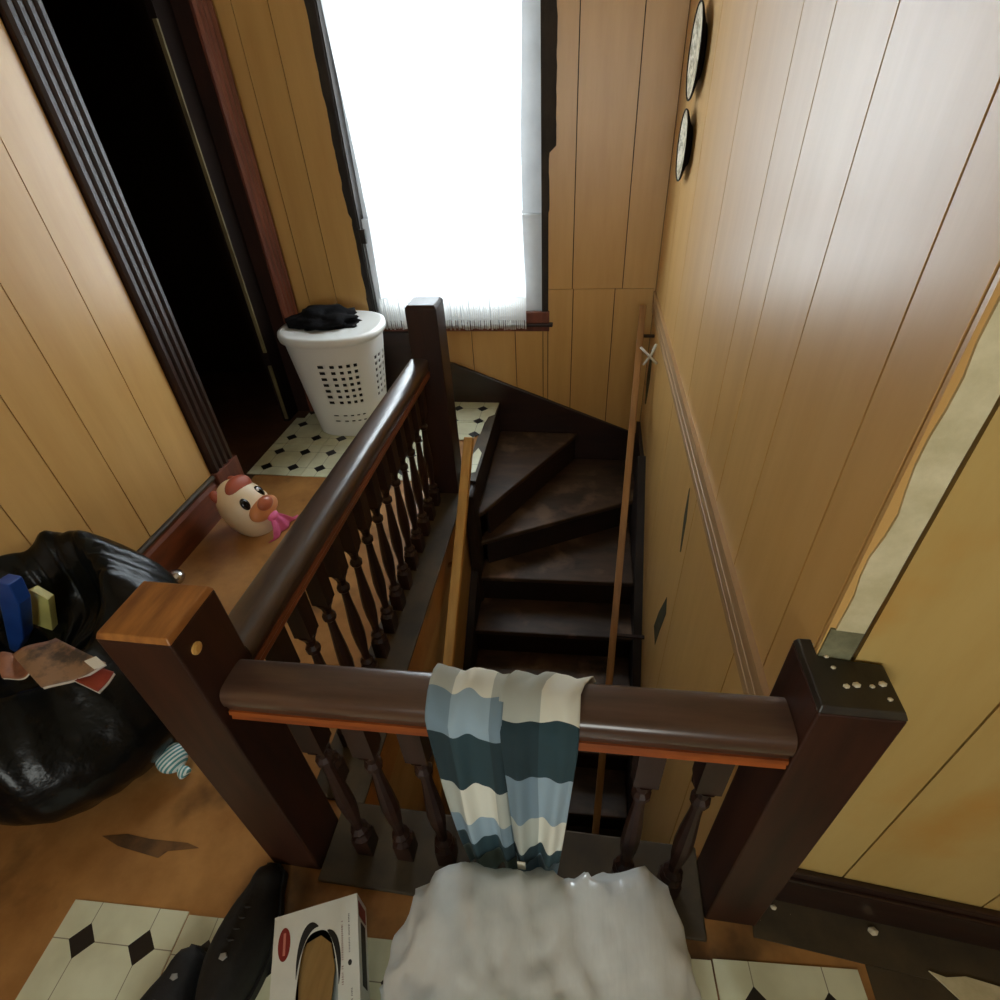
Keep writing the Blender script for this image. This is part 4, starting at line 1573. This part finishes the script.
lg = kdisc('oval_logo', wdt * 0.13, 0.055, 0.013, 0.030, M['logo_red'], top)
kbox('logo_line', wdt * 0.13 - 0.002, wdt * 0.13 + 0.003, 0.035, 0.075, kz + 0.0006, kz + 0.0010, M['logo_pale'], lg)
for a0, a1 in ((3.4, 4.75), (5.2, 6.3)):
    bm = bmesh.new()
    n_ = 14
    pr = []
    for i in range(n_ + 1):
        a = a0 + (a1 - a0) * i / n_
        f_ = 1.02 + 0.20 * math.sin(math.pi * i / n_)
        for kk in (1.0, f_):
            pr.append((bm.verts.new(K(ou + oru * kk * 1.03 * math.cos(a), ov + orv * kk * 1.03 * math.sin(a), kz + 0.0007))))
    for i in range(n_):
        bm.faces.new((pr[2 * i], pr[2 * i + 1], pr[2 * i + 3], pr[2 * i + 2]))
    o = obj('opening_print', bm, M['ink'], top)


def text_line(u, v0, v1, h, m, seed, gap=0.35):
    """small print running along the carton: individual letter strokes"""
    rnd = random.Random(seed)
    bm = bmesh.new()
    v = v0
    while v < v1:
        l_ = h * rnd.uniform(0.35, 0.75)
        if rnd.random() > 0.14:
            for part in range(2):
                uu = u + (h * 0.5 if part else 0)
                vs = [bm.verts.new(K(a, b, kz + 0.0006)) for a, b in ((uu, v), (uu + h * rnd.uniform(0.25, 0.5), v), (uu + h * 0.4, v + l_ * 0.8), (uu, v + l_ * 0.8))]
                bm.faces.new(vs)
        v += l_ + h * gap
    return obj('small_print', bm, m, top)


text_line(wdt * 0.80, 0.045, 0.155, 0.004, M['ink_faint'], 3)
text_line(wdt * 0.885, 0.035, 0.105, 0.003, M['ink'], 5)
kdisc('print_mark', wdt * 0.895, 0.122, 0.004, 0.005, M['ink'], top)


def text_obj(body, u, v, size, m, parent):
    cu = bpy.data.curves.new('txt', 'FONT')
    cu.body, cu.size, cu.extrude = body, size, 0.0003
    o_ = bpy.data.objects.new('tmp', cu)
    COL.objects.link(o_)
    dg = bpy.context.evaluated_depsgraph_get()
    me = bpy.data.meshes.new_from_object(o_.evaluated_get(dg))
    bpy.data.objects.remove(o_)
    me.materials.clear()
    bm = bmesh.new()
    bm.from_mesh(me)
    for q_ in bm.verts:      # reads along the long side
        q_.co = K(u + q_.co.y * -1.0, v + q_.co.x * -1.0, kz + 0.0004 + q_.co.z) if False else K(u - q_.co.y, v - q_.co.x, kz + 0.0004 + q_.co.z)
    return obj('printed_letters', bm, m, parent)


text_obj('MC', wdt * 0.86, 0.215, 0.016, M['ink'], top)
text_line(wdt * 0.90, 0.165, 0.25, 0.0035, M['ink'], 8)

# small crumpled clear wrapper between carton and bag
wp = P(391, 997, 2, 0.05)
obj('plastic_wrapper', blob((wp.x + 0.012, wp.y, 0.04), (0.035, 0.05, 0.04), 4, lambda p_: 1 + 0.25 * noise.noise(p_ * 3) + 0.12 * noise.noise(p_ * 8)), M['plastic_bag'], None, smooth=True,
    label='small crumpled clear wrapper between the carton and the plastic bag', cat='wrapper')

# ------------------------------------------------------------------ black shoes
def shoe(loc, rz, label):
    t = thing('black_shoe', loc, label, 'shoe', 'black shoes beside the carton')
    c, s = math.cos(rz), math.sin(rz)

    def X(x, y, z):
        return Vector((loc[0] + c * x - s * y, loc[1] + s * x + c * y, loc[2] + z))
    L0 = 0.285
    n_, m_ = 22, 24

    def wid(t_):
        return 1.38 * 0.030 + 0.022 * math.sin(math.pi * min(1, t_ * 1.25 + 0.02)) ** 0.6 * (1 if t_ < 0.75 else 1) if t_ < 0.97 else 0.022

    def hgt(t_):
        return 0.095 - 0.05 * min(1, max(0, (t_ - 0.30) / 0.5)) if t_ < 0.9 else 0.045 - 0.25 * (t_ - 0.9)
    bm = bmesh.new()
    rows = []
    for i in range(n_ + 1):
        t_ = i / n_
        tt = 0.5 - 0.5 * math.cos(math.pi * t_)
        w_ = wid(tt) * (math.sin(math.pi * min(max(tt, 0.012), 0.988)) ** 0.17)
        h_ = hgt(tt)
        row = []
        for j in range(m_ + 1):
            a = math.pi * j / m_
            row.append(bm.verts.new(X(w_ * math.copysign(abs(math.cos(a)) ** 0.7, math.cos(a)), -L0 + L0 * tt, 0.022 + h_ * math.sin(a) ** 0.8)))
        rows.append(row)
    for a, b in zip(rows, rows[1:]):
        for j in range(m_):
            bm.faces.new((a[j], a[j + 1], b[j + 1], b[j]))
    bm.faces.new(rows[0])
    bm.faces.new(rows[-1][::-1])
    for a, b in zip(rows, rows[1:]):
        bm.faces.new((a[0], b[0], b[-1], a[-1]))
    up = obj('upper', bm, M['rubber'], t, smooth=True)
    bm = bmesh.new()
    side = []
    for i in range(n_ + 1):
        tt = 0.5 - 0.5 * math.cos(math.pi * i / n_)
        side.append((wid(tt) * (math.sin(math.pi * min(max(tt, 0.012), 0.988)) ** 0.17) + 0.005, -L0 - 0.004 + (L0 + 0.008) * tt))
    ring = side + [(-a, b) for a, b in side[::-1]]
    A = [bm.verts.new(X(a, b, 0.0)) for a, b in ring]
    Z = [bm.verts.new(X(a, b, 0.026)) for a, b in ring]
    bm.faces.new(A[::-1])
    bm.faces.new(Z)
    for i in range(len(ring)):
        j = (i + 1) % len(ring)
        bm.faces.new((A[i], A[j], Z[j], Z[i]))
    obj('sole', bm, M['sole'], t)
    for k in range(4):
        yy = -0.10 - 0.022 * k
        bm = bmesh.new()
        zt = 0.022 + hgt((yy + L0) / L0)
        tube(bm, [X(-0.026, yy, zt - 0.012), X(0, yy - 0.004, zt + 0.003), X(0.026, yy, zt - 0.012)], 0.003, 6)
        obj('lace', bm, M['sole'], t, smooth=True)
    return t, X, hgt, L0


for loc, rz, lab, ey in (((-0.042, -0.072, 0.004), 0.06, 'black shoe nearest the left newel post, toe towards it', -0.20),
                         ((-0.14, -0.25, 0.004), -0.03, 'black shoe lying furthest left beside the carton', -0.06)):
    t, X, hgt, L0 = shoe(loc, rz, lab)
    zt = 0.022 + hgt((ey + L0) / L0)
    bm = bmesh.new()
    lathe(bm, [(0.010, -0.002), (0.009, 0.0015), (0.006, 0.0025)], 0, 0, 5)
    for v in bm.verts:
        v.co = X(v.co.x + 0.004, ey + v.co.y * 0.8, zt + v.co.z)
    obj('emblem', bm, M['emblem'], t)
